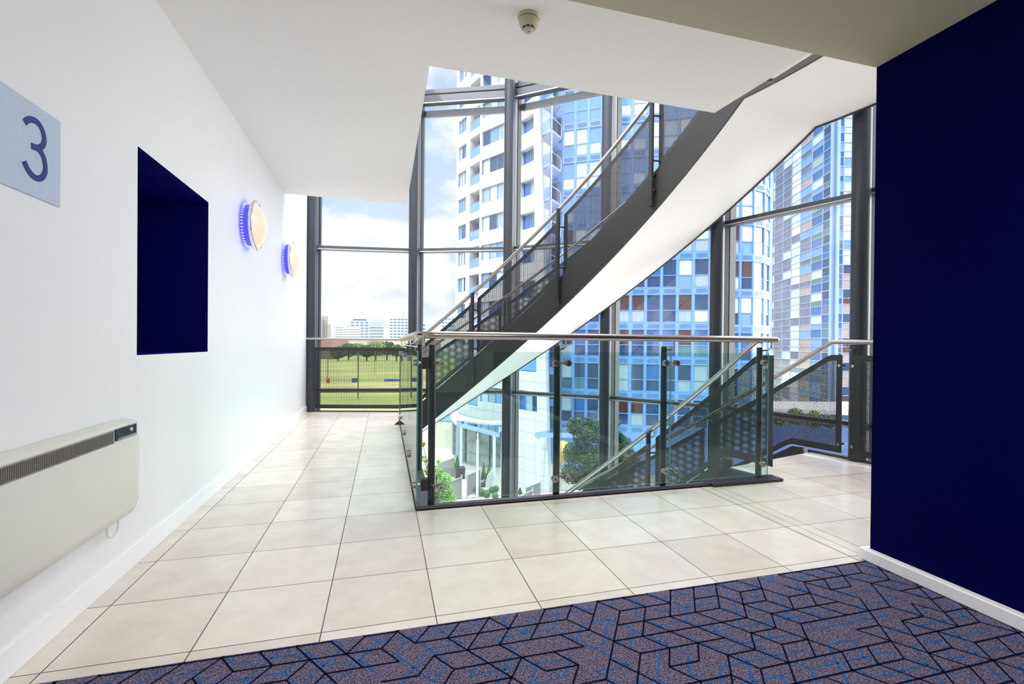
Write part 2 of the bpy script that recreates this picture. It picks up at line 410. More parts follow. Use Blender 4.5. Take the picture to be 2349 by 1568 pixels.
# --- left wall with its blue niche
wl = MB(); XW = -1.15; NY0, NY1, NZ0, NZ1 = 2.80, 3.79, 1.003, 2.012
ys, zs = [-4.5, NY0, NY1, 8.27], [-10.4, 0, NZ0, NZ1, 3.14, 7.5]
for a in range(3):
    for b in range(5):
        if a == 1 and b == 2: continue
        wl.face([(XW, ys[a], zs[b]), (XW, ys[a + 1], zs[b]), (XW, ys[a + 1], zs[b + 1]), (XW, ys[a], zs[b + 1])], 0)
D = 1.0; XN = XW - D
wl.face([(XW, NY1, NZ0), (XN, NY1, NZ0), (XN, NY1, NZ1), (XW, NY1, NZ1)], 1)
wl.face([(XW, NY0, NZ0), (XW, NY0, NZ1), (XN, NY0, NZ1), (XN, NY0, NZ0)], 1)
wl.face([(XN, NY0, NZ0), (XN, NY0, NZ1), (XN, NY1, NZ1), (XN, NY1, NZ0)], 1)
wl.face([(XW, NY0, NZ1), (XW, NY1, NZ1), (XN, NY1, NZ1), (XN, NY0, NZ1)], 1)
wl.face([(XW, NY0, NZ0), (XN, NY0, NZ0), (XN, NY1, NZ0), (XW, NY1, NZ0)], 1)
# outer skin
wl.box(XN - .25, XN - .05, -4.5, 8.27, -10.4, 7.5, 0)
wl.face([(XW, 8.27, -10.4), (XN - .05, 8.27, -10.4), (XN - .05, 8.27, 7.5), (XW, 8.27, 7.5)], 0)
struct(wl, 'wall_left', [M_wall, M_niche], fix=False)
bs = MB(); bs.box(XW, -1.136, 1.88, 8.26, .001, .095); o = struct(bs, 'baseboard_left', M_skirt)
bs = MB(); bs.box(XW + .001, -1.136, -4.4, 1.87, .007, .10); struct(bs, 'baseboard_left', M_skirt)

# --- right navy wall
XR = 2.357
wr = MB(); wr.box(XR, XR + .28, -4.5, 1.878, 0, 2.475, 0)
o = struct(wr, 'wall_right', M_navy)
bs = MB(); bs.box(2.315, XR - .001, -4.4, 1.883, .007, .066); bs.box(2.315, XR + .28, 1.880, 1.905, .007, .066); bevel(struct(bs, 'baseboard_right', M_skirt), .006)
wb = MB(); wb.box(-1.15, XR, -4.7, -4.5, 0, 2.475); struct(wb, 'wall_back', M_wall)
lc = MB(); lc.box(XW, 5.2, -4.5, 1.88, 2.475, 2.80); lc.box(XW, 5.2, 1.80, 1.88, 2.80, 3.14); struct(lc, 'ceiling', M_lobby)
# wall beyond the lobby on the right, hidden from here, that closes the landing
wc = MB(); wc.box(5.2, 5.4, -4.5, 1.9, -.3, 7.5); struct(wc, 'wall_end', M_wall)

# --- white ceiling with the stairwell opening
ce = MB(); CT = 3.16; CZ = 2.84
ce.prism([(XW, 1.881), (.263, 1.881), (.263, 6.435), (XW, 6.435)], CZ, CT)
ce.prism([(.263, 1.881), (2.45, 1.881), (2.43, 2.68), (2.392, 3.185), (.263, 3.185)], CZ, CT)
struct(ce, 'ceiling', M_ceil)
cp = MB(); cp.prism([(2.46, 1.885), (2.86, 1.885), (2.80, 3.04), (2.44, 3.10)], 3.085, 3.16); bevel(struct(cp, 'trim_1', M_soffit), .008)
tr = MB(); tr.prism([(2.46, 3.105), (2.80, 3.045), (2.83, 3.07), (2.46, 3.135)], 3.07, 3.11); struct(tr, 'trim_2', M_trans)
# roof over the upper landing, far above
rf = MB(); rf.box(XN - .25, 5.4, -4.7, 1.8, 7.4, 7.6); struct(rf, 'ceiling', M_ceil)
wk = MB(); wk.box(XN - .25, 5.4, -4.72, -4.70, 2.475, 7.5); struct(wk, 'wall_back', M_wall)
sb = MB(); sb.box(XW, 5.2, 1.6, 1.78, 3.14, 7.4); struct(sb, 'wall_upper', M_wall)
uf = MB(); uf.box(XW, 5.2, -4.5, 1.6, 3.14, 3.3); struct(uf, 'ceiling', M_ceil)

# ================================================================== FACADE
CANG = [89.0, 73.3, 57.6, 41.9, 26.2, 10.5, -5.2]
RC = 5.60
words_ = ['half hidden by the end of the white wall', 'where the end guard rail meets the stairwell', 'in front of the white curved tower, left of the flight of stairs',
          'crossed by the rising flight, before the blue flats', 'just left of the mirror tower, under the stair soffit', 'beside the navy wall, with guard panels bolted to it', 'hidden behind the navy wall']
for a, w in zip(CANG, words_):
    if a < 0: continue
    x, y = pol(RC if a < 70 else RC + .06, a)
    c = MB(); c.tube([(x, y, -10.4), (x, y, 7.4)], .0815, 32)
    o = c.build('column', M_colm, smooth=True); tag(o, 'round slate-grey steel column ' + w, 'column', 'columns of the curved glass facade')
RG = 5.80
TZ = [(-3.30, -3.24), (.285, .345), (2.515, 2.58), (4.87, 5.0)]
for k in range(len(CANG) - 1):
    a, b = CANG[k], CANG[k + 1]
    pa, pb = Vector(pol(RG, a)), Vector(pol(RG, b)); d = (pb - pa).normalized(); L = (pb - pa).length; nrm = Vector((d.y, -d.x))
    if nrm.dot(pa - Vector((CX, CY))) < 0: nrm = -nrm
    W_ = bpy.data.objects.new('window_%d' % (k + 1), None); COL.objects.link(W_); W_['kind'] = 'structure'; W_.location = (pa.x, pa.y, 0)
    g = MB(); mid = (pa + pb) / 2
    zz = [-10.3, -3.27, .315, 2.55, 4.94, 7.35]
    for z0, z1 in zip(zz, zz[1:]):
        g.obox(mid, d, L - .06, .012, z0 + .02, z1 - .02)
    g.build('glass_pane', M_facade, W_)
    for z0, z1 in TZ:
        t_ = MB(); inn = mid - nrm * .055
        t_.obox(inn, d, L - .06, .10, z0, z1, 0); t_.obox(mid - nrm * .108, d, L - .10, .006, z0 + .004, z0 + .02, 1)
        if z0 > 4:
            t_.obox(mid - nrm * .03, d, L - .06, .12, 5.03, 5.10, 0); t_.obox(mid + nrm * .09, d, L - .2, .05, 4.74, 4.84, 0)
        bevel(t_.build('transom', [M_trans, M_mull], W_), .004)
    mu = MB(); mu.obox(pa + d * .052, d, .085, .11, -10.3, 7.35, 0); mu.obox(pa + d * .100, d, .012, .12, -10.3, 7.35, 1)
    mu.build('mullion', [M_mull, M_black], W_)

# ================================================================== STAIRS
S = 3.46; RI, RO = 4.30, 5.44
def soff(t, z): return z + min(3.245 - 0, 3.22 - .0618 * (t - 14.4))
def slope(t, z): return z + 3.22 - .0618 * (t - 14.4)
def guard_rail_z(t, z): return min(z + S + 1.12, slope(t, z) + 1.21)
def pan_b(t, z): return min(z + S + .08, slope(t, z) + .388 + .0010 * (58 - t))
def pan_t(t, z): return min(z + S + 1.0, slope(t, z) + 1.10)
def perf_panel(name, r, a0, a1, z, parent, holes_end=(.055, .055)):
    m = MB(); th = .004; sgn = 1 if a1 > a0 else -1
    L = radians(abs(a1 - a0)) * r; n = max(4, int(L / .05))
    da0, da1 = degrees(holes_end[0] / r), degrees(holes_end[1] / r)
    A = [a0] + arange(a0 + sgn * da0, a1 - sgn * da1, n) + [a1]
    rows = []
    for t in A:
        b, tp = pan_b(t, z), pan_t(t, z); u = radians(t) * r
        rows.append([(pol(r, t, zz), (u, zz)) for zz in (b, b + .06, tp - .055, tp)])
    for side in (0, 1):
        rr = r + th * side
        for i in range(len(A) - 1):
            for j in range(3):
                q = [rows[i][j], rows[i + 1][j], rows[i + 1][j + 1], rows[i][j + 1]]
                tt = [A[i], A[i + 1], A[i + 1], A[i]]
                P = [pol(rr, tt[k], q[k][0][2]) for k in range(4)]
                mi = 1 if (j == 1 and 0 < i < len(A) - 2) else 0
                m.face(P, mi, [x[1] for x in q])
    for i in range(len(A) - 1):     # top and bottom edges
        for j in (0, 3):
            m.face([pol(r, A[i], rows[i][j][0][2]), pol(r, A[i + 1], rows[i + 1][j][0][2]), pol(r + th, A[i + 1], rows[i + 1][j][0][2]), pol(r + th, A[i], rows[i][j][0][2])], 0, [(0, 0)] * 4)
    for i in (0, -1):
        m.face([pol(r, A[i], rows[i][0][0][2]), pol(r + th, A[i], rows[i][0][0][2]), pol(r + th, A[i], rows[i][3][0][2]), pol(r, A[i], rows[i][3][0][2])], 0, [(0, 0)] * 4)
    return m.build(name, [M_perfs, M_perf], parent, fix=False)
def stair(z, label, upper):
    """z = floor the flight starts from"""
    root = thing('curved_staircase', label, 'staircase', pol(4.8, 71, z))
    top_a = -6 if upper else 14.9; END = 71.6
    A = arange(top_a, 14.0, 8) + arange(14.6, END + 2, 50) if upper else arange(14.9, END + 2, 50)
    def zs_(t): return slope(t, z) if t > 14.0 else z + 3.245
    m = MB()
    if upper: m.ring(RI + .02, RO - .02, [t for t in A if t <= 14.001], lambda t: z + 3.245, lambda t: z + S)
    m.ring(RI + .02, RO - .02, [t for t in A if t >= 13.999], zs_, lambda t: min(z + S - .02, slope(t, z) + .20))
    m.build('soffit', M_soffit, root, smooth=True, angle=20)
    m = MB()
    def top(t): return max(min(slope(t, z) + .40, z + S + .06), z + 3.26) if t < 20 else slope(t, z) + .366 + .0010 * (58 - t)
    def bot(t): return zs_(t) - .012
    m.ring(RI, RI + .02, A, bot, top); m.build('stringer', M_string, root, smooth=True, angle=30)
    m = MB(); m.ring(RO - .02, RO, A, lambda t: zs_(t) - .012, top); m.build('stringer', M_string, root, smooth=True, angle=30)
    NR = 20; dt = (END - 14.9) / NR
    for k in range(NR - 1):
        t0 = END - k * dt; t1 = t0 - dt - .35; zt = z + (k + 1) * S / NR - .15
        m = MB(); m.ring(RI + .021, RO - .021, arange(t0, t1, 3), lambda t: zt - .05, lambda t: zt); m.build('tread', M_treads, root)
    # guards: inner and outer
    posts = [70.8, 58.05, 42.6, 26.9]
    for rr, rp, rh, ang in ((RI + .035, RI - .035, RI + .015, posts), (RO - .04, RO + .035, RO - .035, [70.6, 57.6, 41.9, 26.2])):
        inner = rr < 5
        lows = 12.2 if not upper else -4
        endA = (10.0 if inner else 10.9)
        lim = ang + [endA]
        for i in range(len(lim) - 1):
            a0, a1 = lim[i] - (.1 if i == 0 else .55), lim[i + 1] + (.30 if i < len(lim) - 2 else 0)
            perf_panel('perforated_panel', rr, a0, a1, z, root, (.05, .05))
        for a in ang:
            if a > 70 and not inner: continue
            p0 = slope(a, z) + (.05 if inner else .1); p1 = slope(a, z) + (1.19 if inner else 1.15)
            if a > 70: p0 = z - .28
            mp_ = MB(); mp_.tube([pol(rp, a, p0), pol(rp, a, p1)], .024, 14); po = mp_.build('post', M_post, root, smooth=True)
            for dz in (.16, .32):
                mb = MB(); mb.tube([pol(rp, a - .35, p0 + dz), pol(RI if inner else RO, a - .35, p0 + dz)], .016, 8); mb.build('fixing', M_black, po)
            for zz in (pan_t(a, z) - .12, pan_b(a, z) + .10):
                mb = MB(); mb.tube([pol(rp, a, zz), pol(rr, a - .8, zz)], .010, 8); mb.build('fixing', M_black, po)
            mb = MB(); zr = guard_rail_z(a, z)
            mb.tube([pol(rp, a, zr - .07), pol(rp, a - .35, zr - .07), pol(rh, a - .55, zr - .055), pol(rh, a - .55, zr - .01)], .007, 8); mb.build('rail_bracket', M_steel, po)
        mh = MB(); aa = arange(71.0, 11.2 if not upper else -4, 70)
        aa = [t for t in aa]
        path = [pol(rh, t, guard_rail_z(t, z)) for t in aa]
        if not upper:
            path = [p for p, t in zip(path, aa) if t > 12.6] + [pol(rh, 12.15, z + S + 1.108), pol(rh, 11.8, z + S + 1.12)]
            if not inner: path += [pol(rh, t, z + S + 1.12) for t in arange(11.2, -4.5, 10)]
            else: path += [pol(rh, 11.0, z + S + 1.12)]
        if z >= 0 or True:
            mh.tube(path, .022, 14); mh.build('handrail', M_steel, root, smooth=True)
    return root
M_treads = mat('dark_stone_treads', (.06, .06, .06), .6)
stair(0, 'curved white and charcoal flight rising from the far landing across the window', True)
stair(-S, 'lower curved flight going down behind the glass balustrade, with stainless rails', False)
# small round fitting under the upper string
m = MB(); m.lathe((2.90, 3.20, 3.30), (0, 0, -1), [(0, 0), (0, .035), (.012, .035), (.014, 0)], 20); o = m.build('ceiling_sensor', M_mull); tag(o, 'small round grey fitting where the upper stair meets the ceiling', 'sensor')

# steel plate at the head of the lower flight, guard panel on the landing by the navy wall
m = MB(); m.prism([(2.46, 3.24), (3.07, 3.24), (3.055, 3.45), (2.985, 3.77)], -.05, -.004); tag(m.build('landing_plate', M_post), 'triangular dark steel plate on the landing behind the glass balustrade', 'floor plate')
root = thing('guard_panel', 'perforated guard panel from the last column to behind the navy wall', 'guard rail', pol(5.4, 9.5, 0))
perf_panel('perforated_panel', RO - .04, 10.1, -4.6, -S, root, (.09, .05))
for a in (11.15, 9.85):
    for zz in (.90, .16):
        m = MB(); p = Vector(pol(RO - .052, a, zz)); q = Vector(pol(RO + .02, a, zz)); m.tube([p, q], .014, 14); m.build('bolt', M_steel, root, smooth=True)
m = MB(); m.ring(RO - .06, RO - .05, [10.6, 10.2, 10.0], lambda t: 1.03, lambda t: 1.04)
mk = MB(); mk.ring(5.56, 5.63, arange(6.4, 15.2, 10), lambda t: -.02, lambda t: .022); mk.build('kerb', M_kerb, root)
br = MB(); br.tube([pol(5.52, 10.5, 1.05), pol(5.45, 10.5, 1.045), pol(RO - .035, 10.5, 1.06), pol(RO - .035, 10.5, 1.11)], .007, 8); br.build('rail_bracket', M_steel, root)

# ================================================================== GLASS BALUSTRADE
root = thing('glass_balustrade', 'L-shaped green glass balustrade with round steel handrail round the stairwell', 'balustrade', (.29, 3.26, 0))
PX = [.303, 1.173, 2.028, 2.900]; PY = 3.26; GY = 3.17
k_ = MB(); k_.prism([(.205, 3.195), (2.42, 3.195), (2.42, 3.29), (.32, 3.29), (.32, 6.55), (.205, 6.70)], .0, .012)
k_.prism([(.205, 3.195), (2.42, 3.195), (2.42, 3.203), (.213, 3.203), (.213, 6.70), (.205, 6.70)], -.30, .03); bevel(k_.build('kerb', M_kerb, root), .003)
k_ = MB(); k_.box(2.405, 3.06, 3.165, 3.30, 0, .024); bevel(k_.build('kerb_end', M_post, root), .003)
rp = [(2.975, GY, 1.127)] + [(x, GY, 1.127) for x in arange(2.9, .32, 12)]
for t in arange(0, 90, 8): rp.append((.32 - .115 * sin(radians(t)), GY + .115 - .115 * cos(radians(t)), 1.127))
rp += [(.205, y, 1.127) for y in arange(3.4, 6.60, 12)] 
m = MB(); m.tube(rp, .0245, 20)
m.lathe((2.975, GY, 1.127), (1, 0, 0), [(0, .0245), (.010, .0225), (.018, .013), (.021, 0)], 20); m.build('handrail', M_steel, root, smooth=True, angle=60)
LY = [4.2, 5.2, 6.3]
def post(x, y, side, ang):
    m = MB(); m.tube([(x, y, -.25), (x, y, 1.062)], .0235, 20); m.lathe((x, y, 1.062), (0, 0, 1), [(0, .0235), (.004, .021), (.005, 0)], 20)
    p = m.build('post', M_post, root, smooth=True)
    j = MB()
    if side == 0:
        d = -1 if abs(x - PX[0]) < .01 else 1
        tx = .27 if d < 0 else x + .028
        rx = .235 if d < 0 else x + .03
        pts = [(x, y, 1.04), (x + d * .028, y, 1.04)]
        for t in arange(0, 90, 5): pts.append((tx if d < 0 else x + .03 , y - .0 - (y - GY) * sin(radians(t)), 1.04 + .035 * (1 - cos(radians(t)))))
        if d < 0: pts = [(x, y, 1.04), (x - .03, y - .02, 1.037), (x - .055, y - .05, 1.045), (x - .06, GY + .012, 1.07), (x - .058, GY + .006, 1.12)]
        else: pts.append((x + .03, GY, 1.12))
    else:
        pts = [(x, y, 1.04), (x - .045, y, 1.04), (x - .072, y, 1.05), (x - .084, y, 1.07), (x - .085, y, 1.12)]
    j.tube(pts, .0065, 10); j.build('rail_bracket', M_steel, p, smooth=True)
    return p
def clamp(p, x, y, z, gx, gy, out):
    # black block at the post, steel spigot to the pane and a round cap outside it
    b = MB()
    if out == 'y':
        b.tube([(x, y - .02, z), (gx, gy + .01, z)], .008, 10, 0); b.lathe((gx, gy + .012, z), (0, -1, 0), [(0, 0), (0, .015), (.005, .015), (.0051, .0225), (.034, .0225), (.037, .020), (.0372, .006), (.034, .0055), (.034, 0)], 24, mis=[0, 0, 0, 0, 0, 0, 1, 1])
    else:
        b.tube([(x - .02, y, z), (gx + .01, gy, z)], .008, 10, 0); b.lathe((gx + .012, gy, z), (-1, 0, 0), [(0, 0), (0, .015), (.005, .015), (.0051, .0225), (.034, .0225), (.037, .020), (.037, 0)], 24, 0)
    o = b.build('glass_clamp', [M_clamp, M_black], p, smooth=True, angle=30)
for i, x in enumerate(PX):
    p = post(x, PY, 0, 0)
    for z in (.945, .152):
        if i == 0:
            clamp(p, x, PY, z, x + .05, GY, 'y')
            b = MB(); b.box(.236, .285, 3.235, 3.285, z - .038, z + .038); b.build('clamp_block', M_black, p)
            clamp(p, .25, 3.26, z, .205, 3.26, 'x')
        elif i == 3: clamp(p, x, PY, z, x - .048, GY, 'y')
        else:
            clamp(p, x, PY, z, x - .045, GY, 'y'); clamp(p, x, PY, z, x + .045, GY, 'y')
for y in LY:
    p = post(.29, y, 1, 0)
    for z in (.945, .152):
        for dy in (-.045, .045): clamp(p, .29, y, z, .205, y + dy, 'x')
def pane(name, x0, x1, y0, y1, z0, z1):
    m = MB(); i = 0
    m.box(x0, x1, y0, y1, z0, z1, 0)
    long_x = (x1 - x0) > (y1 - y0)
    for k in range(6):
        # big faces stay clear glass, the thin rim shows the green edge
        q = m.f[k]; P = [Vector(m.v[a]) for a in q]; n = (P[1] - P[0]).cross(P[2] - P[1]).normalized()
        big = abs(n.y) > .9 if long_x else abs(n.x) > .9
        m.m[k] = 0 if big else 1
    return m.build(name, [M_bal, M_edge], root)
for x0, x1 in ((.322, 1.167), (1.175, 2.024), (2.032, 2.905)): pane('glass_pane', x0, x1, GY - .005, GY + .005, .065, 1.022)
for y0, y1 in ((3.19, 4.196), (4.204, 5.196), (5.204, 6.50)): pane('glass_pane', .200, .210, y0, y1, .065, 1.022)

# ================================================================== END GUARD RAIL
root = thing('end_guard_rail', 'perforated black guard panel and steel rail across the end of the corridor', 'guard rail', (-.3, 8.0, 0))
PA, PB = Vector((-1.14, 8.20)), Vector((.50, 7.80)); d = (PB - PA).normalized(); LL = (PB - PA).length
def flat_panel(p, d, u0, u1, z0, z1, root):
    m = MB(); th = .004; nrm = Vector((-d.y, d.x))
    us = [u0, u0 + .11, u1 - .06, u1]; vs = [z0, z0 + .06, z1 - .05, z1]
    for off in (0, th):
        for i in range(3):
            for j in range(3):
                P = [(p + d * a + nrm * off, b) for a, b in ((us[i], vs[j]), (us[i + 1], vs[j]), (us[i + 1], vs[j + 1]), (us[i], vs[j + 1]))]
                m.face([(q.x, q.y, b) for q, b in P], 1 if i == 1 and j == 1 else 0, [(a, b) for a, b in ((us[i], vs[j]), (us[i + 1], vs[j]), (us[i + 1], vs[j + 1]), (us[i], vs[j + 1]))])
    for a0, b0, a1, b1 in ((u0, z0, u1, z0), (u0, z1, u1, z1), (u0, z0, u0, z1), (u1, z0, u1, z1)):
        q0, q1 = p + d * a0, p + d * a1
        m.face([(q0.x, q0.y, b0), (q1.x, q1.y, b1), (q1.x + nrm.x * th, q1.y + nrm.y * th, b1), (q0.x + nrm.x * th, q0.y + nrm.y * th, b0)], 0, [(0, 0)] * 4)
    return m.build('perforated_panel', [M_perfs, M_perf], root, fix=False)
flat_panel(PA, d, .0, LL, .05, .995, root)
m = MB(); q = PA - Vector((-d.y, d.x)) * .05
m.tube([(q.x, q.y, 1.125), (q.x + d.x * LL, q.y + d.y * LL, 1.125)], .022, 14); m.build('handrail', M_steel, root, smooth=True)
m = MB(); m.obox((PA + PB) / 2, d, LL, .05, .0, .02); m.build('kerb', M_kerb, root)
for z in (.16, .90):
    m = MB(); b = PA + d * .05; m.lathe((b.x, b.y - .004, z), (0, -1, 0), [(0, .017), (.01, .015), (.011, 0)], 14); m.build('bolt', M_steel, root, smooth=True)
m = MB(); b = PA + d * .04; m.obox(b + Vector((0, .04)), d, .06, .05, 0, 1.0); m.build('fixing_plate', M_perfs, root)

# ================================================================== WALL THINGS
# floor number sign
M_num = mat('navy_numeral', (.004, .010, .17), .4)
M_plate = mat('brushed_blue_grey_plate', (.50, .56, .66), .42, .35, noise=.06, scale=80)
root = thing('floor_number_sign', 'square brushed metal sign with a navy numeral 3 on the left wall', 'sign', (XW, 2.05, 1.72))
m = MB(); m.box(XW + .001, XW + .006, 1.893, 2.204, 1.559, 1.872); bevel(m.build('plate', M_plate, root), .001)
N1 = [(2.016, 1.789), (2.027, 1.801), (2.041, 1.81), (2.057, 1.815), (2.071, 1.816), (2.087, 1.812), (2.102, 1.8), (2.111, 1.782), (2.113, 1.768), (2.107, 1.751), (2.095, 1.738), (2.078, 1.729), (2.062, 1.726), (2.048, 1.725)]
N2 = [(2.078, 1.729), (2.1, 1.718), (2.113, 1.701), (2.119, 1.673), (2.115, 1.654), (2.103, 1.637), (2.086, 1.627), (2.067, 1.624), (2.048, 1.629), (2.032, 1.639), (2.021, 1.65), (2.014, 1.660)]
m = MB()
def smooth_path(P, n=6):
    out = []
    for i in range(len(P) - 1):
        p0 = P[max(0, i - 1)]; p1 = P[i]; p2 = P[i + 1]; p3 = P[min(len(P) - 1, i + 2)]
        for k in range(n):
            t = k / n
            out.append(tuple(.5 * ((2 * p1[a]) + (-p0[a] + p2[a]) * t + (2 * p0[a] - 5 * p1[a] + 4 * p2[a] - p3[a]) * t * t + (-p0[a] + 3 * p1[a] - 3 * p2[a] + p3[a]) * t ** 3) for a in (0, 1)))
    return out + [P[-1]]
for N in (N1, N2):
    P = smooth_path(N); w = .0105; L_ = []; R_ = []
    for i, p in enumerate(P):
        a = P[max(0, i - 1)]; b = P[min(len(P) - 1, i + 1)]; dy, dz = b[0] - a[0], b[1] - a[1]; l = hypot(dy, dz)
        L_.append((p[0] - dz / l * w, p[1] + dy / l * w)); R_.append((p[0] + dz / l * w, p[1] - dy / l * w))
    for i in range(len(P) - 1):
        q = [L_[i], L_[i + 1], R_[i + 1], R_[i]]
        m.hexa([(XW + .006, a, b) for a, b in q] + [(XW + .0078 + (.0002 if N is N2 else 0), a, b) for a, b in q])
m.build('numeral', M_num, root)

# panel heater
M_heat = mat('cream_heater_enamel', (.66, .655, .59), .35, noise=.02, scale=8)
M_grille = mat('grey_heater_grille', (.22, .21, .20), .5)
M_dark = mat('dark_heater_inside', (.012, .012, .012), .6)
M_ctl = mat('smoked_control_cover', (.02, .035, .045), .08, noise=.3, scale=20)
root = thing('panel_heater', 'cream wall-mounted panel heater with dark slotted grille on the left wall', 'heater', (XW, 2.0, .31))
HY0, HY1 = 1.35, 2.655; XF = -1.078
prof = [(-1.145, .30), (-1.115, .283), (XF - .020, .295), (XF, .345), (XF, .640), (XF - .006, .648)]
m = MB(); P = prof + [(XF - .006, .6965), (XF - .004, .702), (XF - .012, .712), (-1.145, .722)]
i = len(m.v)
for y in (HY0, HY1):
    m.v += [(x, y, z) for x, z in P]
n = len(P)
m.f.append(tuple(range(n))); m.m.append(0); m.f.append(tuple(n + k for k in reversed(range(n)))); m.m.append(0)
for k in range(n):
    j = (k + 1) % n; m.f.append((k, j, n + j, n + k)); m.m.append(0)
body = m.build('body', M_heat, root); bevel(body, .010, 3)
m = MB(); m.box(XF - .0075, XF - .0045, HY0 + .05, HY1 - .215, .648, .694); m.build('grille_recess', M_dark, root)
m = MB()
y = HY0 + .055
while y < HY1 - .22:
    m.box(XF - .005, XF - .001, y, y + .0028, .648, .694); y += .0092
m.box(XF - .005, XF - .001, HY0 + .05, HY1 - .215, .644, .649); m.box(XF - .005, XF - .001, HY0 + .05, HY1 - .215, .693, .697)
m.build('grille', M_grille, root)
m = MB(); m.box(XF - .008, XF + .001, HY1 - .205, HY1 - .028, .650, .700); ct = bevel(m.build('control_panel', M_ctl, root), .003)
m = MB(); m.tube([(XF + .001, HY1 - .085, .682), (XF + .006, HY1 - .085, .682)], .008, 12); m.box(XF + .001, XF + .002, HY1 - .19, HY1 - .04, .6555, .658); m.build('dial', M_mull, ct)
m = MB(); pts = [(-1.11, 2.455, .32), (-1.11, 2.455, .285)]
for t in arange(180, 360, 8): pts.append((-1.11, 2.50 + .045 * cos(radians(t)), .268 + .035 * sin(radians(t))))
pts.append((-1.11, 2.545, .32)); m.tube(pts, .004, 8); m.build('power_cable', mat('white_cable', (.7, .68, .65), .5), root, smooth=True)

# wall lamps
M_opal = mat('opal_lamp_glass', (.46, .37, .30), .25, emit=(1, .70, .50), es=.44)
M_chrome = mat('polished_chrome', (.8, .8, .82), .08, 1, noise=.01)
M_blue = mat('blue_backlight', (.01, .01, .2), .4, emit=(.035, .03, 1.0), es=1.9)
M_stud = mat('clear_stud', (.9, .92, 1), .2, emit=(.7, .75, 1), es=.4)
def lamp(y, z, label):
    root = thing('wall_lamp', label, 'lamp', (XW, y, z), 'round wall lamps on the left wall')
    m = MB(); m.lathe((XW, y, z), (1, 0, 0), [(0, 0), (.001, .150), (.010, .150), (.012, 0)], 40); m.build('wall_plate', M_chrome, root, smooth=True, angle=30)
    m = MB(); m.lathe((XW, y, z), (1, 0, 0), [(.013, .0), (.013, .170), (.052, .176), (.055, 0)], 48); m.build('light_ring', M_blue, root, smooth=True, angle=40)
    m = MB()
    for k in range(44):
        a = 2 * pi * k / 44
        c_ = (y + .180 * cos(a), z + .180 * sin(a)); m.tube([(XW + .008, *c_), (XW + .026, *c_)], .0042, 6)
    st = m.build('stud_ring', M_stud, root); st['kind'] = 'stuff'
    m = MB(); m.lathe((XW, y, z), (1, 0, 0), [(.054, .13), (.056, .178), (.068, .205), (.084, .2145), (.096, .213), (.101, .205), (.100, .197), (.090, .182)], 56); m.build('rim', M_chrome, root, smooth=True, angle=60)
    m = MB(); pr = [(.090 + .072 * (1 - (k / 10) ** 2.0), .199 * (k / 10)) for k in range(10, -1, -1)]
    m.lathe((XW, y, z), (1, 0, 0), pr, 48); m.build('shade', M_opal, root, smooth=True, angle=80)
lamp(4.70, 2.068, 'nearer round wall lamp, chrome rim, cream shade and blue backlight')
lamp(6.42, 2.060, 'farther round wall lamp, chrome rim, cream shade, near the end window')

# smoke detector
M_det = mat('yellowed_plastic', (.52, .49, .34), .4, noise=.03)
root = thing('smoke_detector', 'yellowed round smoke detector on the white ceiling', 'smoke detector', (.735, 2.55, CZ))
c = (.735, 2.55, CZ); dn = (0, 0, -1)
m = MB(); m.lathe(c, dn, [(0, 0), (0, .060), (.012, .060), (.016, .057), (.016, 0)], 40); m.build('base', M_det, root, smooth=True, angle=30)
m = MB(); m.lathe(c, dn, [(.0165, .050), (.021, .050)], 40); m.build('shadow_gap', M_dark, root)
m = MB(); m.lathe(c, dn, [(.020, .048), (.0205, .054), (.034, .053), (.036, .051), (.052, .047), (.058, .040), (.060, .034), (.060, 0)], 40); hd = m.build('head', M_det, root, smooth=True, angle=30)
m = MB(); m.lathe(c, dn, [(.060, .030), (.070, .030), (.078, .026), (.082, .016), (.083, 0)], 32); m.build('sensor_cap', M_det, root, smooth=True, angle=40)
for k in range(8):
    a = 2 * pi * (k + .5) / 8; m = MB(); m.obox((c[0] + .0302 * cos(a), c[1] + .0302 * sin(a)), (-sin(a), cos(a)), .016, .003, CZ - .0695, CZ - .0615); m.build('air_slot', M_dark, root)
m = MB(); m.lathe((c[0], c[1] - .006, c[2]), dn, [(.0825, .0), (.0835, .005), (.084, 0)], 12); m.build('status_lamp', mat('blue_led', (.01, .05, .3), .2), root)

# added fill lamps behind the camera, put in to brighten the interior
for i, (x, y) in enumerate(((.1, -.5), (1.4, -.5), (.1, -2.6), (1.4, -2.6))):
    root = thing('added_fill_light', 'added unseen downlight in the beige lobby ceiling, ' + ('front left', 'front right beside the navy wall', 'back left', 'back right beside the navy wall')[i], 'fill_light', (x, y, 2.47), 'added fill lights in the lobby ceiling')
    m = MB(); m.lathe((x, y, 2.474), dn, [(0, .10), (.006, .10), (.008, .08), (.002, .078)], 28); m.build('rim', M_chrome, root, smooth=True)
    m = MB(); m.lathe((x, y, 2.474), dn, [(.001, .078), (.0012, 0)], 28); m.build('lens', mat('fill_lens', (1, 1, 1), .3, emit=(1, .93, .82), es=6), root)
    ld = bpy.data.lights.new('fill_beam', 'AREA'); ld.shape = 'DISK'; ld.size = .15; ld.energy = 26; ld.color = (1, .96, .93)
    lo = bpy.data.objects.new('fill_beam', ld); COL.objects.link(lo); lo.location = (x, y, 2.45); lo.parent = root; lo.matrix_parent_inverse = parent_world(root).inverted()

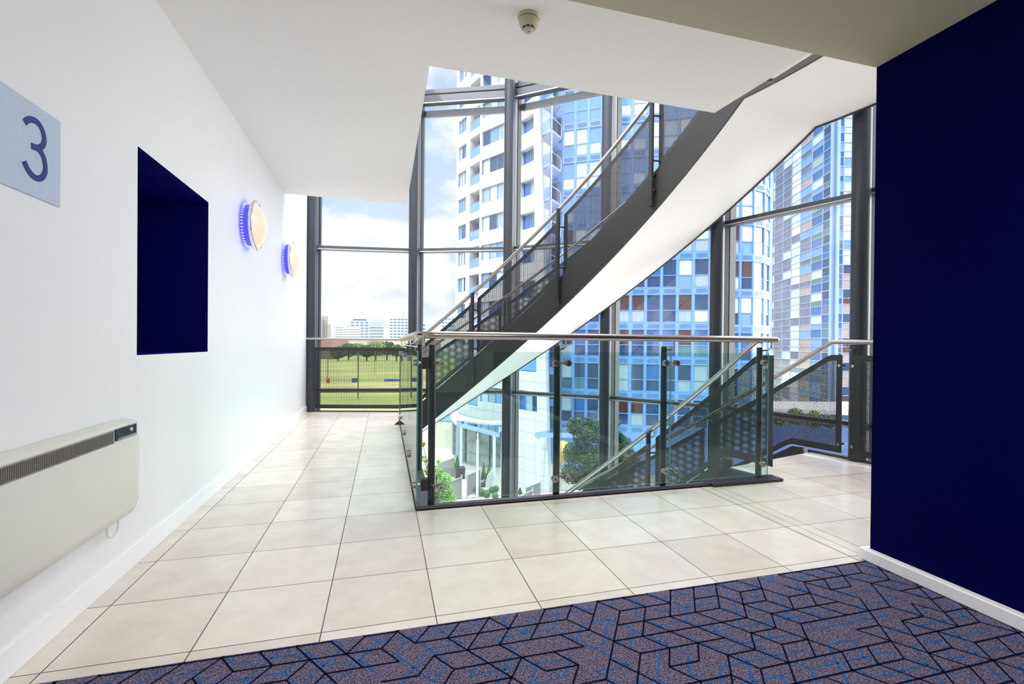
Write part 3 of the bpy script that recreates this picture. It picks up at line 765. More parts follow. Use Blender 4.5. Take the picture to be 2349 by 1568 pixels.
# ================================================================== OUTSIDE
G = -10.4
def ground_mat():
    m, t, b = node_mat('plaza_paving'); b.inputs['Roughness'].default_value = .85
    g = t.nodes.new('ShaderNodeNewGeometry'); br = t.nodes.new('ShaderNodeTexBrick'); br.inputs['Scale'].default_value = 1.6
    br.inputs['Color1'].default_value = (.50, .42, .38, 1); br.inputs['Color2'].default_value = (.42, .34, .31, 1); br.inputs['Mortar'].default_value = (.28, .24, .22, 1)
    t.links.new(g.outputs['Position'], br.inputs[0]); t.links.new(br.outputs[0], b.inputs['Base Color']); return m
def field_mat():
    m, t, b = node_mat('field_grass'); b.inputs['Roughness'].default_value = .95
    g = t.nodes.new('ShaderNodeNewGeometry'); mp_ = t.nodes.new('ShaderNodeMapping'); mp_.inputs['Scale'].default_value = (.012, .05, 1)
    n = t.nodes.new('ShaderNodeTexNoise'); n.inputs['Scale'].default_value = 1.3; n.inputs['Detail'].default_value = 6
    t.links.new(g.outputs['Position'], mp_.inputs[0]); t.links.new(mp_.outputs[0], n.inputs[0])
    r = t.nodes.new('ShaderNodeValToRGB'); e = r.color_ramp.elements
    e[0].position = .32; e[0].color = (.13, .19, .05, 1); e[1].position = .66; e[1].color = (.38, .36, .15, 1)
    x = r.color_ramp.elements.new(.5); x.color = (.25, .29, .07, 1)
    t.links.new(n.outputs[0], r.inputs[0]); t.links.new(r.outputs[0], b.inputs['Base Color']); return m
m = MB(); m.prism([(-25, 9.4), (80, 9.4), (80, 90), (-25, 66)], G - .3, G); o = m.build('ground', ground_mat()); o['kind'] = 'structure'
m = MB(); m.prism([(-900, 66), (-25, 66), (80, 90), (900, 90), (900, 1400), (-900, 1400)], G - .4, G - .05); o = m.build('ground', field_mat()); o['kind'] = 'structure'
M_pale = mat('pale_yellow_concrete', (.62, .57, .46), .8, noise=.06, scale=.8)  # one even yellow-white paving colour
p1_ = [at(940, 44), at(1043, 45), at(1043, 62), at(930, 64)]
m = MB(); m.prism(p1_, G, G + .03, 0); o = m.build('ground', M_pale); o['kind'] = 'structure'

M_clad = clad_mat('white_cladding_panels', (.56, .57, .60), 1.35, 1.0, (.30, .31, .35))
M_bclad = clad_mat('blue_facade_panels', (.14, .29, .60), 1.4, 3.07, (.07, .16, .42), .35)
M_bfrm = mat('blue_window_frames', (.13, .27, .58), .35, .1)
M_greyfr = mat('blue_grey_window_frames', (.16, .23, .36), .4, .1)
PANE = {k: mat('window_pane_' + k, c, .06, 0, noise=n_, scale=s_, spec=.8, coat=0) for k, c, n_, s_ in (  # pane colours have reflected sky, reflected buildings and dim rooms painted in
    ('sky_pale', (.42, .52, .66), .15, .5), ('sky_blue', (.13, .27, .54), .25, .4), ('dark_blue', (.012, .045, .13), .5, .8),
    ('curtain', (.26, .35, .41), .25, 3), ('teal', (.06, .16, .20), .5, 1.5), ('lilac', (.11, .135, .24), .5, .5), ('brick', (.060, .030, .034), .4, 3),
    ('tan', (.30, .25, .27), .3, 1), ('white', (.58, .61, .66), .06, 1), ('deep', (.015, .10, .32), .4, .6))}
PK = list(PANE)
class Facade:
    """a wall between two plan points (bottom and top may differ), with real openings"""
    def __init__(s, root, wallmat, z0, z1): s.root = root; s.wm = wallmat; s.z0 = z0; s.z1 = z1; s.wall = MB(); s.u = 0; s.wins = []
    def seg(s, A0, B0, opens, A1=None, B1=None, depth=.22):
        A1 = A1 or A0; B1 = B1 or B0; L = hypot(B0[0] - A0[0], B0[1] - A0[1])
        n = Vector((-(B0[1] - A0[1]), B0[0] - A0[0])).normalized()
        if n.dot(Vector(A0)) < 0: n = -n
        def P(f, z, dp=0):
            k = (z - s.z0) / (s.z1 - s.z0); a = Vector(A0).lerp(Vector(A1), k); b = Vector(B0).lerp(Vector(B1), k); q = a.lerp(b, f) + n * dp
            return (q.x, q.y, z)
        us = sorted({0, 1} | {o[0] for o in opens} | {o[1] for o in opens}); zs = sorted({s.z0, s.z1} | {o[2] for o in opens} | {o[3] for o in opens})
        for a, b in zip(us, us[1:]):
            run = None
            for c, d in list(zip(zs, zs[1:])) + [(None, None)]:
                hit = c is None or any(o[0] <= (a + b) / 2 <= o[1] and o[2] <= (c + d) / 2 <= o[3] for o in opens)
                if hit:
                    if run: 
                        s.wall.face([P(a, run[0]), P(b, run[0]), P(b, run[1]), P(a, run[1])], 0, [(s.u + a * L, run[0]), (s.u + b * L, run[0]), (s.u + b * L, run[1]), (s.u + a * L, run[1])]); run = None
                else: run = (run[0], d) if run else (c, d)
        for o in opens:
            a, b, c, d = o[:4]
            for q in (((a, c), (b, c)), ((b, c), (b, d)), ((b, d), (a, d)), ((a, d), (a, c))):
                (f0, z0), (f1, z1) = q
                dp = o[4].get('depth', depth)
                s.wall.face([P(f0, z0), P(f1, z1), P(f1, z1, dp), P(f0, z0, dp)], 0, [(s.u + .3, z0 + .3)] * 4)
            s.wins.append((P, a, b, c, d, L, o[4]))
        s.u += L
    def window(s, mb, P, a, b, c, d, L, o):
        dp = o.get('depth', .22); fr = .06; n = o.get('n', 1); rows = o.get('rows', [1.0]); pk = o['panes']
        # frame border and bars as thin boxes, panes behind
        def quadbox(f0, f1, z0, z1, d0, d1, mi):
            A = [P(f0, z0, d0), P(f1, z0, d0), P(f1, z0, d1), P(f0, z0, d1), P(f0, z1, d0), P(f1, z1, d0), P(f1, z1, d1), P(f0, z1, d1)]
            mb.hexa(A, mi)
        w = fr / L; tot = sum(rows)
        for k in range(n + 1):
            f = a + (b - a) * k / n; quadbox(max(a, f - w / 2 - (w / 2 if k == n else 0)), min(b, f + w / 2 + (w / 2 if k == 0 else 0)), c, d, dp - .06, dp + .02, 0)
        zc = [c]
        for r in rows: zc.append(zc[-1] + (d - c) * r / tot)
        for k, z in enumerate(zc): quadbox(a, b, max(c, z - .035), min(d, z + .035), dp - .055, dp + .02, 0)
        for j in range(len(rows)):
            for k in range(n):
                f0 = a + (b - a) * k / n; f1 = a + (b - a) * (k + 1) / n
                key = pk[(j * n + k) % len(pk)]
                mb.face([P(f0, zc[j], dp), P(f1, zc[j], dp), P(f1, zc[j + 1], dp), P(f0, zc[j + 1], dp)], 1 + PK.index(key))
        if o.get('rail'):
            quadbox(a, b, c + .05, c + .95, .04, .06, 1 + PK.index('sky_blue')); quadbox(a, b, c + .97, c + 1.03, .02, .08, 0)
    def finish(s, frame, limit=100):
        s.wall.build('wall', s.wm, s.root, fix=False)
        mats = [frame] + [PANE[k] for k in PK]
        def seen(w):
            P, a, b, c, d = w[:5]; q = Vector(P((a + b) / 2, (c + d) / 2)) - Vector((0, 0, EYE)); return -(abs(b - a) * w[5] * (d - c)) / q.length_squared
        ws = sorted(s.wins, key=seen)
        for w in ws[:limit]:
            mb = MB(); s.window(mb, *w); mb.build('window', mats, s.root, fix=False)
        if ws[limit:]:
            mb = MB()
            for w in ws[limit:]: s.window(mb, *w)
            o = mb.build('window', mats, s.root, fix=False); o['kind'] = 'stuff'
rn = random.Random(3)

# ---------------- white curved tower
root = thing('apartment_tower', 'white-clad curved apartment tower with blue-grey window bands', 'building', (*at(1128, 51), G))
F = Facade(root, M_clad, G, 40)
pts = [at(1058, 75), at(1046, 66), at(1043.5, 60), at(1046.5, 57.2), at(1067, 55.3), at(1073, 54.8), at(1099, 52.8), at(1153, 50.2), at(1164, 49.4)]
def fpos(A, B, pa, pb, x):    # fraction along the wall for a photo column between the wall ends' columns (perspective kept)
    h = Vector((FW.x, FW.y)).normalized(); k = (x - CAM_CX) / CAM_F; s_ = Vector((h.y, -h.x)); d_ = h + s_ * k
    A = Vector(A); B = Vector(B); e = B - A; den = e.x * d_.y - e.y * d_.x
    return max(0, min(1, (A.y * d_.x - A.x * d_.y) / den))
def bay(A, B, x0, x1): return fpos(A, B, 0, 0, x0), fpos(A, B, 0, 0, x1)
zb = 13.04 + 3.03 * 6
F.seg(pts[0], pts[1], []); F.seg(pts[1], pts[2], [])
pal = ['sky_blue', 'sky_pale', 'sky_pale', 'sky_blue', 'dark_blue', 'curtain']
def storeys(lo, hi, z, st): return [z + st * k for k in range(lo, hi)]
ops = []
F.seg(pts[2], pts[3], [])
a, b = bay(pts[3], pts[4], 1048, 1066)
for z in storeys(-6, 7, 13.04, 3.03): ops.append((a, b, z, z + 1.6, dict(n=3, panes=[rn.choice(pal) for _ in range(3)])))
F.seg(pts[3], pts[4], ops); F.seg(pts[4], pts[5], [])
a, b = bay(pts[5], pts[6], 1074.5, 1097); ops = []
for z in storeys(-6, 7, 12.45, 3.03): ops.append((a, b, z, z + 2.25, dict(n=2, panes=[rn.choice(('dark_blue', 'tan')), 'dark_blue'], depth=1.1, rail=1)))
F.seg(pts[5], pts[6], ops)
a, b = bay(pts[6], pts[7], 1101.5, 1152); ops = []
for z in storeys(-6, 7, 13.04, 3.03): ops.append((a, b, z, z + 1.6, dict(n=3, panes=[rn.choice(pal) for _ in range(3)])))
# ground floor glazing
F.seg(pts[6], pts[7], ops)
F.seg(pts[7], pts[8], [])
F.finish(M_greyfr)
# glazed entrance storey that bows out below
M_teal = PANE['teal']
g = MB(); zA, zB = G + .1, -6.9
gp = [at(1040, 52), at(1050, 48.5), at(1070, 46.6), at(1095, 45.6), at(1125, 45.0), at(1160, 45)]
for p, q in zip(gp, gp[1:]): g.face([(*p, zA), (*q, zA), (*q, zB), (*p, zB)], 0)
e = g.build('entrance_glazing', mat('entrance_glass', (.20, .24, .22), .05, noise=.5, scale=.9, spec=1), root, fix=False)
g = MB()
for p, q in zip(gp, gp[1:]):
    n_ = max(1, int(hypot(q[0] - p[0], q[1] - p[1]) / .8)); P_ = [(p[0] + (q[0] - p[0]) * k / n_, p[1] + (q[1] - p[1]) * k / n_) for k in range(n_ + 1)]
    for x, y in P_: g.box(x - .035, x + .035, y - .10, y - .02, zA, zB)
    for z in (zA + .05, G + 1.2, G + 2.3, zB - .05): g.bar((p[0], p[1] - .06, z), (q[0], q[1] - .06, z), .08, .07)
g.build('entrance_frame', M_greyfr, root)
g = MB()
for x, d_ in ((1055, 47.6), (1041, 51)):
    c_ = at(x, d_ - .6); g.tube([(*c_, G), (*c_, -6.3)], .28 if x > 1050 else .15, 14)
g.build('pier', M_clad, root, smooth=True)
g = MB()
for p, q in zip(gp, gp[1:]): g.bar((p[0], p[1] - .3, -6.45), (q[0], q[1] - .3, -6.45), .5, .9, 0); g.bar((p[0], p[1] - .85, -6.35), (q[0], q[1] - .85, -6.35), .08, .22, 1)
g.build('canopy_band', [mat('white_render', (.82, .82, .84), .5), M_bfrm], root)

# ---------------- white fin wing leaning beside it
root = thing('tower_wing', 'tapering white panelled wing with square windows beside the blue flats', 'building', (*at(1210, 38), G))
F = Facade(root, M_clad, G, 30)
A0, B0, A1, B1 = at(1150, 40.5), at(1262, 36.8), at(1166, 49.4), at(1226, 45.0)
ops = []
for z in storeys(-1, 9, 1.9, 3.07):
    k = (z - G) / (30 - G); f0 = .34 + .10 * k; f1 = f0 + .42 - .02 * k
    if z < 4: f0, f1 = .36, .80
    ops.append((f0, f1, z, z + (1.5 if z > 4 else 1.55), dict(n=2 if z < 4 else 2, panes=['deep', rn.choice(('teal', 'curtain', 'dark_blue'))], depth=.5, rail=1 if z < 4 else 0)))
ops.append((.36, .80, -4.35, -2.75, dict(n=3, panes=['deep', 'curtain', 'dark_blue'], depth=.3)))
F.seg(A0, B0, ops, A1, B1)
Vb, Vt = at(1268, 40), at(1233, 47)
F.seg(B0, Vb, [], B1, Vt)
F.finish(M_greyfr)
m = MB(); c_ = at(1178.5, 39.4); m.box(c_[0] - .02, c_[0] + .06, c_[1] - .1, c_[1], G + 1.4, G + 2.4); m.box(c_[0] - .1, c_[0] + .1, c_[1] - .22, c_[1], G + 2.7, G + 2.85); m.build('door_panel', M_greyfr, root)

# ---------------- blue glass flats
root = thing('apartment_block', 'blue-framed glass apartment block with louvred spandrels', 'building', (*at(1500, 43), G))
F = Facade(root, M_bclad, G, 34)
cols = [1286, 1315, 1345, 1376, 1409, 1445.5, 1480, 1516, 1552.6, 1589, 1627, 1665, 1697, 1727, 1752, 1764]
def dep(x):
    T = [(1286, 45.6), (1409, 44), (1590, 42.6), (1665, 41.9), (1727, 42.1), (1752, 42.9), (1764, 44.2)]
    for (a, da), (b, db) in zip(T, T[1:]):
        if x <= b: return da + (db - da) * (x - a) / (b - a)
    return 44.2
cp_ = [at(x, dep(x)) for x in cols]
F.seg(at(1258, 47.5), at(1284, 46.8), [(.1, .92, 1.9 + 3.07 * k, 4.3 + 3.07 * k, dict(n=2, rows=[1], panes=[rn.choice(('dark_blue', 'teal')), rn.choice(('curtain', 'dark_blue', 'sky_pale'))])) for k in range(-3, 8)])
F.seg(at(1284, 46.8), cp_[0], [])
for i in range(len(cols) - 1):
    x = cols[i]; ops = []; kt = 8 if x < 1500 else 6
    for k in range(-3, kt):
        zc = 2.80 + 3.07 * k - (.25 if x > 1600 else 0)
        hi = k >= 3
        if hi: P_ = [rn.choice(('sky_pale', 'sky_pale', 'sky_blue', 'white')), rn.choice(('sky_pale', 'sky_blue', 'sky_blue', 'white'))]
        elif k >= 0: P_ = [rn.choice(('sky_pale', 'curtain', 'dark_blue', 'sky_blue', 'curtain')), rn.choice(('sky_pale', 'sky_pale', 'white', 'dark_blue', 'brick'))]
        else: P_ = [rn.choice(('dark_blue', 'curtain', 'teal', 'dark_blue')), rn.choice(('dark_blue', 'curtain', 'sky_pale', 'brick', 'deep'))]
        if 1480 <= x < 1552 and k < 3: P_ = ['dark_blue', rn.choice(('deep', 'dark_blue', 'dark_blue'))]
        if 1345 <= x < 1409 and k < 2: P_ = ['dark_blue', rn.choice(('brick', 'dark_blue'))]  # brick panes: a reddish reflection painted as pane colour
        ops.append((.06, .94, zc + .33, zc + 2.72, dict(rows=[1.0, 1.35], panes=P_, depth=.12)))
    F.seg(cp_[i], cp_[i + 1], ops)
F.seg(cp_[-1], at(1768, 50), [])
F.finish(M_bfrm)
lou = MB()
for i in range(len(cols) - 1):
    for k in range(-3, 8 if cols[i] < 1500 else 6):
        zc = 2.80 + 3.07 * k - (.25 if cols[i] > 1600 else 0); p, q = Vector(cp_[i]), Vector(cp_[i + 1]); e = (q - p)
        p2 = p + e * .14; q2 = q - e * .14
        for j in range(3): lou.bar((p2.x, p2.y - .03, zc - .14 + j * .13), (q2.x, q2.y - .03, zc - .14 + j * .13), .05, .03)
o = lou.build('louvre', mat('louvre_blue', (.12, .24, .50), .35, .1), root); o['kind'] = 'stuff'

# balconies in the recess between wing and block
M_balg = glass_mat('balcony_glass', (.72, .86, .95), .9)
def balcony(z, label):
    root = thing('balcony', label, 'balcony', (*at(1255, 45), z), 'blue steel balconies in the recess')
    a, b, c_, d_ = at(1234, 45.4), at(1261, 43.6), at(1283, 45.4), at(1266, 47.4)
    m = MB(); m.prism([a, b, c_, d_], z - .20, z, 0); m.prism([a, b, c_, d_], z - .02, z + .01, 0); m.build('slab', mat_slab, root)
    m = MB()
    for p, q in ((a, b), (b, c_)): m.bar((*p, z + 1.08), (*q, z + 1.08), .06, .06)
    for p in (a, b, c_): m.bar((*p, z), (*p, z + 1.1), .06, .06)
    m.bar((*b, z - 3.07), (*b, z - .2), .09, .09)
    m.build('railing', mat_rail, root)
    m = MB(); m.bar((*a, z + .55), (*b, z + .55), .02, .85, 0); m.build('glass_screen', M_balg, root)
mat_slab = mat('balcony_slab_paint', (.34, .44, .70), .5); mat_rail = mat('balcony_rail_steel', (.45, .55, .75), .4, .3)
nm = ['top', 'second highest', 'third highest', 'fourth highest', 'fifth highest', 'sixth highest', 'lowest']
for i, z in enumerate([20.2 + 3.07 - 3.07 * k for k in range(7)]):
    balcony(z, nm[i] + ' of the blue steel balconies between white wing and blue flats')

# ---------------- mirror glass tower
root = thing('office_tower', 'mirror-glass tower with a pale blue corner strip beside the last column', 'building', (*at(1912, 61), G))
M_mclad = clad_mat('mirror_tower_frame', (.28, .36, .52), 50, 50, (.28, .36, .52), .3)
F = Facade(root, M_mclad, G, 42)
xs = [1769, 1773.5, 1792.6, 1811.7, 1832, 1857.7, 1883, 1908]
P_ = at(1769, 79); Q_ = at(1908, 61)
colpal = [('lilac', 'sky_pale'), ('lilac',), ('lilac', 'sky_pale', 'lilac'), ('white', 'sky_pale', 'sky_pale', 'lilac'), ('lilac', 'sky_blue', 'lilac', 'tan'), ('teal', 'curtain', 'deep', 'sky_pale'), ('deep', 'dark_blue', 'teal', 'lilac')]  # reflections of neighbouring buildings painted in, column by column
fr = [bay(P_, Q_, x, x)[0] for x in xs]; fr[0] = 0; fr[-1] = 1
ops = []
for i in range(7):
    for k in range(17):
        z = G + .6 + 3.0 * k
        cpal = colpal[i]; rows = [rn.choice(cpal) for _ in range(3)]
        if i == 5: rows = ['deep', rn.choice(('teal', 'sky_blue')), rn.choice(('sky_pale', 'sky_blue', 'curtain'))]
        w = (fr[i + 1] - fr[i]) * .012
        ops.append((fr[i] + w, fr[i + 1] - w, z + .03, z + 2.97, dict(rows=[1.15, .75, 1.1], panes=rows, depth=.08)))
F.seg(P_, Q_, ops)
R0, R1 = at(1918.5, 60.2), at(2012, 60.5)
F.seg(Q_, R0, [])
xs = [1918.9, 1931.6, 1953.3, 1967, 1985, 2012]; cp2 = [('sky_blue', 'deep', 'lilac'), ('sky_pale', 'sky_pale', 'sky_blue'), ('lilac', 'sky_blue'), ('deep',), ('deep', 'lilac')]
fr = [bay(R0, R1, x, x)[0] for x in xs]; ops = []
for i in range(5):
    for k in range(17):
        z = G + .6 + 3.0 * k; c_ = cp2[i]; rows = [rn.choice(c_) for _ in range(3)]
        if i == 1 and k < 7: rows = ['tan', 'brick' if k % 2 else 'tan', 'dark_blue']
        ops.append((fr[i] + .002, fr[i + 1] - .002, z + .03, z + 2.97, dict(rows=[1.15, .75, 1.1], panes=rows, depth=.08)))
F.seg(R0, R1, ops)
F.finish(mat('mirror_tower_bars', (.36, .44, .60), .3, .3))
m = MB(); a = at(1905, 60.8); b = at(1918.5, 60.0); m.bar((*a, G), (*a, 42), .35, .35); m.bar((*b, G), (*b, 42), .25, .25); m.build('corner_strip', mat('pale_blue_strip', (.25, .38, .60), .3), root)

# ---------------- canopies, lamp posts
M_cano = mat('canopy_blue_beam', (.26, .36, .66), .4); M_cglass = glass_mat('canopy_glass', (.62, .78, .80), .9)
def canopy(label, P, z, drop, posts):
    root = thing('entrance_canopy', label, 'canopy', (*P[0], G))
    m = MB(); m.prism(P, z + drop, z + drop + .03); m.build('glass_roof', M_cglass, root)
    m = MB()
    for p, q in zip(P, P[1:] + P[:1]): m.bar((*p, z), (*q, z), .14, .34)
    n = 6
    for k in range(1, n):
        a = Vector(P[0]).lerp(Vector(P[1]), k / n); b = Vector(P[3]).lerp(Vector(P[2]), k / n); m.bar((a.x, a.y, z + .08), (b.x, b.y, z + .08), .06, .12)
    m.build('frame', M_cano, root)
    for p in posts:
        m = MB(); m.tube([(*p, G), (*p, z - .1)], .13, 12); m.build('post', mat_pp, root, smooth=True)
mat_pp = mat('pale_blue_post', (.62, .68, .82), .4)
canopy('blue-edged glass canopy over the white tower entrance', [at(1056, 44.6), at(1146, 39.8), at(1147, 43), at(1068, 47.2)], -6.35, .16, [at(1060, 44.4), at(1136, 40.3)])
canopy('blue-edged glass canopy behind the leafy tree, left post in view', [at(1230, 36.5), at(1392, 36.5), at(1400, 41), at(1278, 38.2)], -5.7, .16, [at(1238, 36.6), at(1380, 36.8)])
def lamppost(x, d_, top, label):
    c_ = at(x, d_); m = MB(); m.tube([(*c_, G), (*c_, top)], .09, 12); m.tube([(*c_, top), (*c_, top + .5)], .05, 10); o = m.build('flagpole', mat_pp, smooth=True); tag(o, label, 'pole')
lamppost(1097.5, 35.5, -5.9, 'tall white pole in front of the tower entrance')

# ---------------- fences of mesh panels
def fmesh():
    m, t, b = node_mat('fence_mesh'); b.inputs['Base Color'].default_value = (.11, .11, .13, 1); b.inputs['Roughness'].default_value = .5
    u = t.nodes.new('ShaderNodeTexCoord'); s = t.nodes.new('ShaderNodeSeparateXYZ'); t.links.new(u.outputs['Object'], s.inputs[0])
    h = math_(t, 'MAXIMUM', math_(t, 'LESS_THAN', math_(t, 'FRACT', math_(t, 'MULTIPLY', math_(t, 'ADD', s.outputs[0], 50.0), 32)), .34), math_(t, 'LESS_THAN', math_(t, 'FRACT', math_(t, 'MULTIPLY', math_(t, 'ADD', s.outputs[2], 50.0), 32)), .34))
    t.links.new(h, b.inputs['Alpha']); return m
M_fm = fmesh(); M_fp = mat('galvanised_fence_post', (.50, .51, .54), .35, .6)
def fence(label, x0, y0, x1, y1, hz=1.8):
    top = G + hz; d0 = (EYE - top) * CAM_F / (y0 - 788.6); d1 = (EYE - top) * CAM_F / (y1 - 788.6)
    a, b = at(x0, d0), at(x1, d1); root = thing('mesh_fence_panel', label, 'fence', (*a, G), 'steel mesh fence panels on the plaza')
    for p in (a, b):
        m = MB(); m.tube([(*p, G), (*p, top + .12)], .045, 10); m.build('post', M_fp, root, smooth=True)
    m = MB(); m.bar((*a, top - .05), (*b, top - .05), .05, .05); m.bar((*a, G + .2), (*b, G + .2), .05, .05); m.build('rail', M_fp, root)
    m = MB(); v = Vector(b) - Vector(a); mid = (Vector(a) + Vector(b)) / 2; m.obox(mid, v, v.length - .1, .02, G + .2, top - .08); m.build('mesh', M_fm, root)
fence('far mesh fence panel rising toward the black planter', 1009, 1063, 1044.6, 1050)
fence('mesh fence panel behind the pale green treetop', 1030, 1107, 1061.5, 1094)
fence('mesh fence panel left of the tall white pole', 1073.5, 1090, 1104.5, 1076)
fence('far mesh fence panel at the foot of the white wing', 1209, 1117, 1243, 1103)
fence('near mesh fence panel at the foot of the white wing', 1192, 1138, 1225, 1122)

# ---------------- planters and topiary
M_topi = mat('clipped_box_leaves', (.03, .10, .03), .8, noise=.7, scale=18, bump=1)
M_planter = mat('black_planter', (.015, .016, .02), .4)
def gd(y): return (EYE - G) * CAM_F / (y - 788.6)
def leafball(mb, c, r, n, rnd, size=.05, squash=1):
    for _ in range(n):
        a = rnd.uniform(0, 2 * pi); z = rnd.uniform(-1, 1); k = math.sqrt(1 - z * z); v = Vector((k * cos(a), k * sin(a), z))
        p = Vector(c) + Vector((v.x * r, v.y * r, v.z * r * squash)) * rnd.uniform(.86, 1.03)
        t1 = v.cross(Vector((rnd.uniform(-1, 1), rnd.uniform(-1, 1), rnd.uniform(-1, 1)))).normalized() * size; t2 = (v.cross(t1).normalized() + v * rnd.uniform(-.6, .6)) * size
        mb.face([p - t1 - t2 * .4, p + t1 - t2 * .4, p + t1 * .2 + t2, p - t1 * .2 + t2])
rt = random.Random(8)
def ball(x, y, rpx, label):
    d_ = gd(y); c_ = at(x, d_); r = rpx * d_ / CAM_F; m = MB()
    m.lathe((*c_, G), (0, 0, 1), [(r - r * cos(pi * k / 8) * 1.0, r * sin(pi * k / 8) * .97) for k in range(9)], 16)
    leafball(m, (c_[0], c_[1], G + r), r, 260, rt, r * .12); o = m.build('topiary_ball', M_topi, fix=False); tag(o, label, 'shrub', 'clipped box balls by the entrance')
BL = [(1095, 1133, 8, 'left of the dark sign, half behind the white pole'), (1107, 1138, 8.5, 'largest in front of the dark sign'), (1120, 1142, 9, 'nearest in the entrance bed'), (1131, 1131, 7.5, 'behind the nearest one by the round column'),
      (1141, 1128, 7, 'against the left edge of the round column'), (1139, 1146, 8, 'lowest beside the round column'), (1177, 1138, 7.5, 'just right of the round column'), (1188, 1141, 7, 'beside the small clipped cone')]
for x, y, r, w in BL: ball(x, y, r, 'clipped green box ball ' + w)
def cone(x, y, w, h, label, z0=G, d_=None):
    d_ = d_ or gd(y); c_ = at(x, d_); W_ = w * d_ / CAM_F / 2; H_ = h * d_ / CAM_F; m = MB()
    m.lathe((*c_, z0), (0, 0, 1), [(0, W_ * .55), (H_ * .15, W_), (H_ * .5, W_ * .75), (H_, .01)], 14)
    for _ in range(260):
        k = rt.random(); rr = W_ * (1 - k) * 1.05 if k > .15 else W_; a = rt.uniform(0, 2 * pi); p = Vector((c_[0] + rr * cos(a), c_[1] + rr * sin(a), z0 + k * H_)); s_ = .045
        m.face([p, p + Vector((s_, 0, s_)), p + Vector((0, s_, 2 * s_)), p + Vector((-s_, -s_, s_))])
    o = m.build('topiary_cone', M_topi, fix=False); tag(o, label, 'shrub', 'clipped cones by the entrance')
def planter(x, y, wpx, hpx, label):
    d_ = gd(y); c_ = at(x, d_); w = wpx * d_ / CAM_F; h = hpx * d_ / CAM_F; m = MB(); m.hexa([(c_[0] + sx * w * .44, c_[1] + sy * w * .44, G) for sx, sy in ((-1, -1), (1, -1), (1, 1), (-1, 1))] + [(c_[0] + sx * w * .5, c_[1] + sy * w * .5, G + h) for sx, sy in ((-1, -1), (1, -1), (1, 1), (-1, 1))])
    o = m.build('planter', M_planter); tag(o, label, 'planter'); return d_, c_, w, h
d_, c_, w, h = planter(1057.5, 1098, 22, 25, 'square black planter by the mesh fence'); cone(1051, 0, 11, 26, 'slim clipped cone in the black planter by the fence', G + h, d_)
d_, c_, w, h = planter(1111, 1117, 15, 24, 'dark planter with white N°1 lettering'); cone(1112, 0, 9, 27, 'left clipped cone of the pair behind the lettered planter', G + h, d_ + .3); cone(1124, 0, 12, 29, 'right clipped cone of the pair behind the lettered planter', G + h - .2, d_ + .5)
fc = bpy.data.curves.new('lettering', 'FONT'); fc.body = 'Nº1'; fc.size = .30; fc.extrude = .004; fc.align_x = 'CENTER'
fo = bpy.data.objects.new('lettering', fc); COL.objects.link(fo); bpy.context.view_layer.update()
lm = bpy.data.meshes.new_from_object(fo.evaluated_get(bpy.context.evaluated_depsgraph_get())); bpy.data.objects.remove(fo)
lm.transform(Matrix.Translation((c_[0], c_[1] - w * .5 - .02, G + h * .5)) @ Matrix.Rotation(pi / 2, 4, 'X')); lm.materials.clear(); lm.materials.append(mat('white_lettering', (.85, .85, .85), .5))
fo = bpy.data.objects.new('lettering', lm); COL.objects.link(fo); fo.parent = bpy.data.objects['planter.001']
cone(1196, 1137, 12, 17, 'small clipped cone by the near mesh fence')
d_ = gd(1118); c_ = at(1124, d_); m = MB()
pts_ = [(-.28, 0), (.30, 0), (.30, 1.30), (.18, 1.27), (.0, 1.12), (-.16, .85), (-.26, .5)]
m.v += [(c_[0] + a, c_[1] - .06, G + b) for a, b in pts_] + [(c_[0] + a, c_[1] + .06, G + b) for a, b in pts_]; n = len(pts_)
m.f += [tuple(range(n)), tuple(n + k for k in reversed(range(n)))] + [(k, (k + 1) % n, n + (k + 1) % n, n + k) for k in range(n)]; m.m += [0] * (n + 2)
tag(m.build('curved_sign_stone', mat('grey_stone', (.42, .42, .42), .5)), 'curved grey stone slab beside the lettered planter', 'sign')
# raised brick bed kerb
m = MB(); m.prism([at(1085, gd(1148)), at(1150, gd(1150)), at(1150, gd(1175)), at(1060, gd(1175))], G, G + .05); tag(m.build('brick_paving_patch', brick_mat('red_paving', (.42, .20, .17), (.36, .17, .15), (.3, .2, .18), 3)), 'patch of red brick paving in front of the clipped balls', 'paving')
# amber lantern by the canopy
c_ = at(1293, 33); m = MB(); m.lathe((c_[0], c_[1], zat(1060, 33)), (0, 0, 1), [(0, .02), (.08, .30), (.35, .55), (.75, .68), (1.15, .58), (1.4, .3), (1.5, .02)], 20)
root = thing('amber_lantern', 'rounded amber sign ball hanging beside the leafy tree', 'lantern', (*c_, G)); m.build('globe', mat('amber_shell', (.60, .30, .06), .5, noise=.4, scale=6), root, smooth=True)
m = MB(); m.tube([(*c_, G), (*c_, zat(1060, 33) + .1)], .05, 8); m.build('pole', M_fp, root)
# low cream building beyond the plaza
root = thing('low_building', 'low cream building with a grey flat roof beyond the stair', 'building', (*at(1015, 56), G))
P0, P1, P2, P3 = at(930, 55), at(1038, 53), at(1038, 58), at(935, 60)
m = MB(); m.prism([P0, P1, P2, P3], G, -7.5); m.build('wall', mat('cream_render', (.55, .50, .40), .8), root)
m = MB(); m.prism([P0, P1, P2, P3], -7.5, -7.35); m.build('roof', M_greyfr, root)
m = MB(); a = at(1022, 53.1); m.box(a[0], a[0] + 1.1, a[1] - .2, a[1], G, G + 2.1); m.build('door', mat('pale_garage_door', (.62, .58, .50), .6), root)

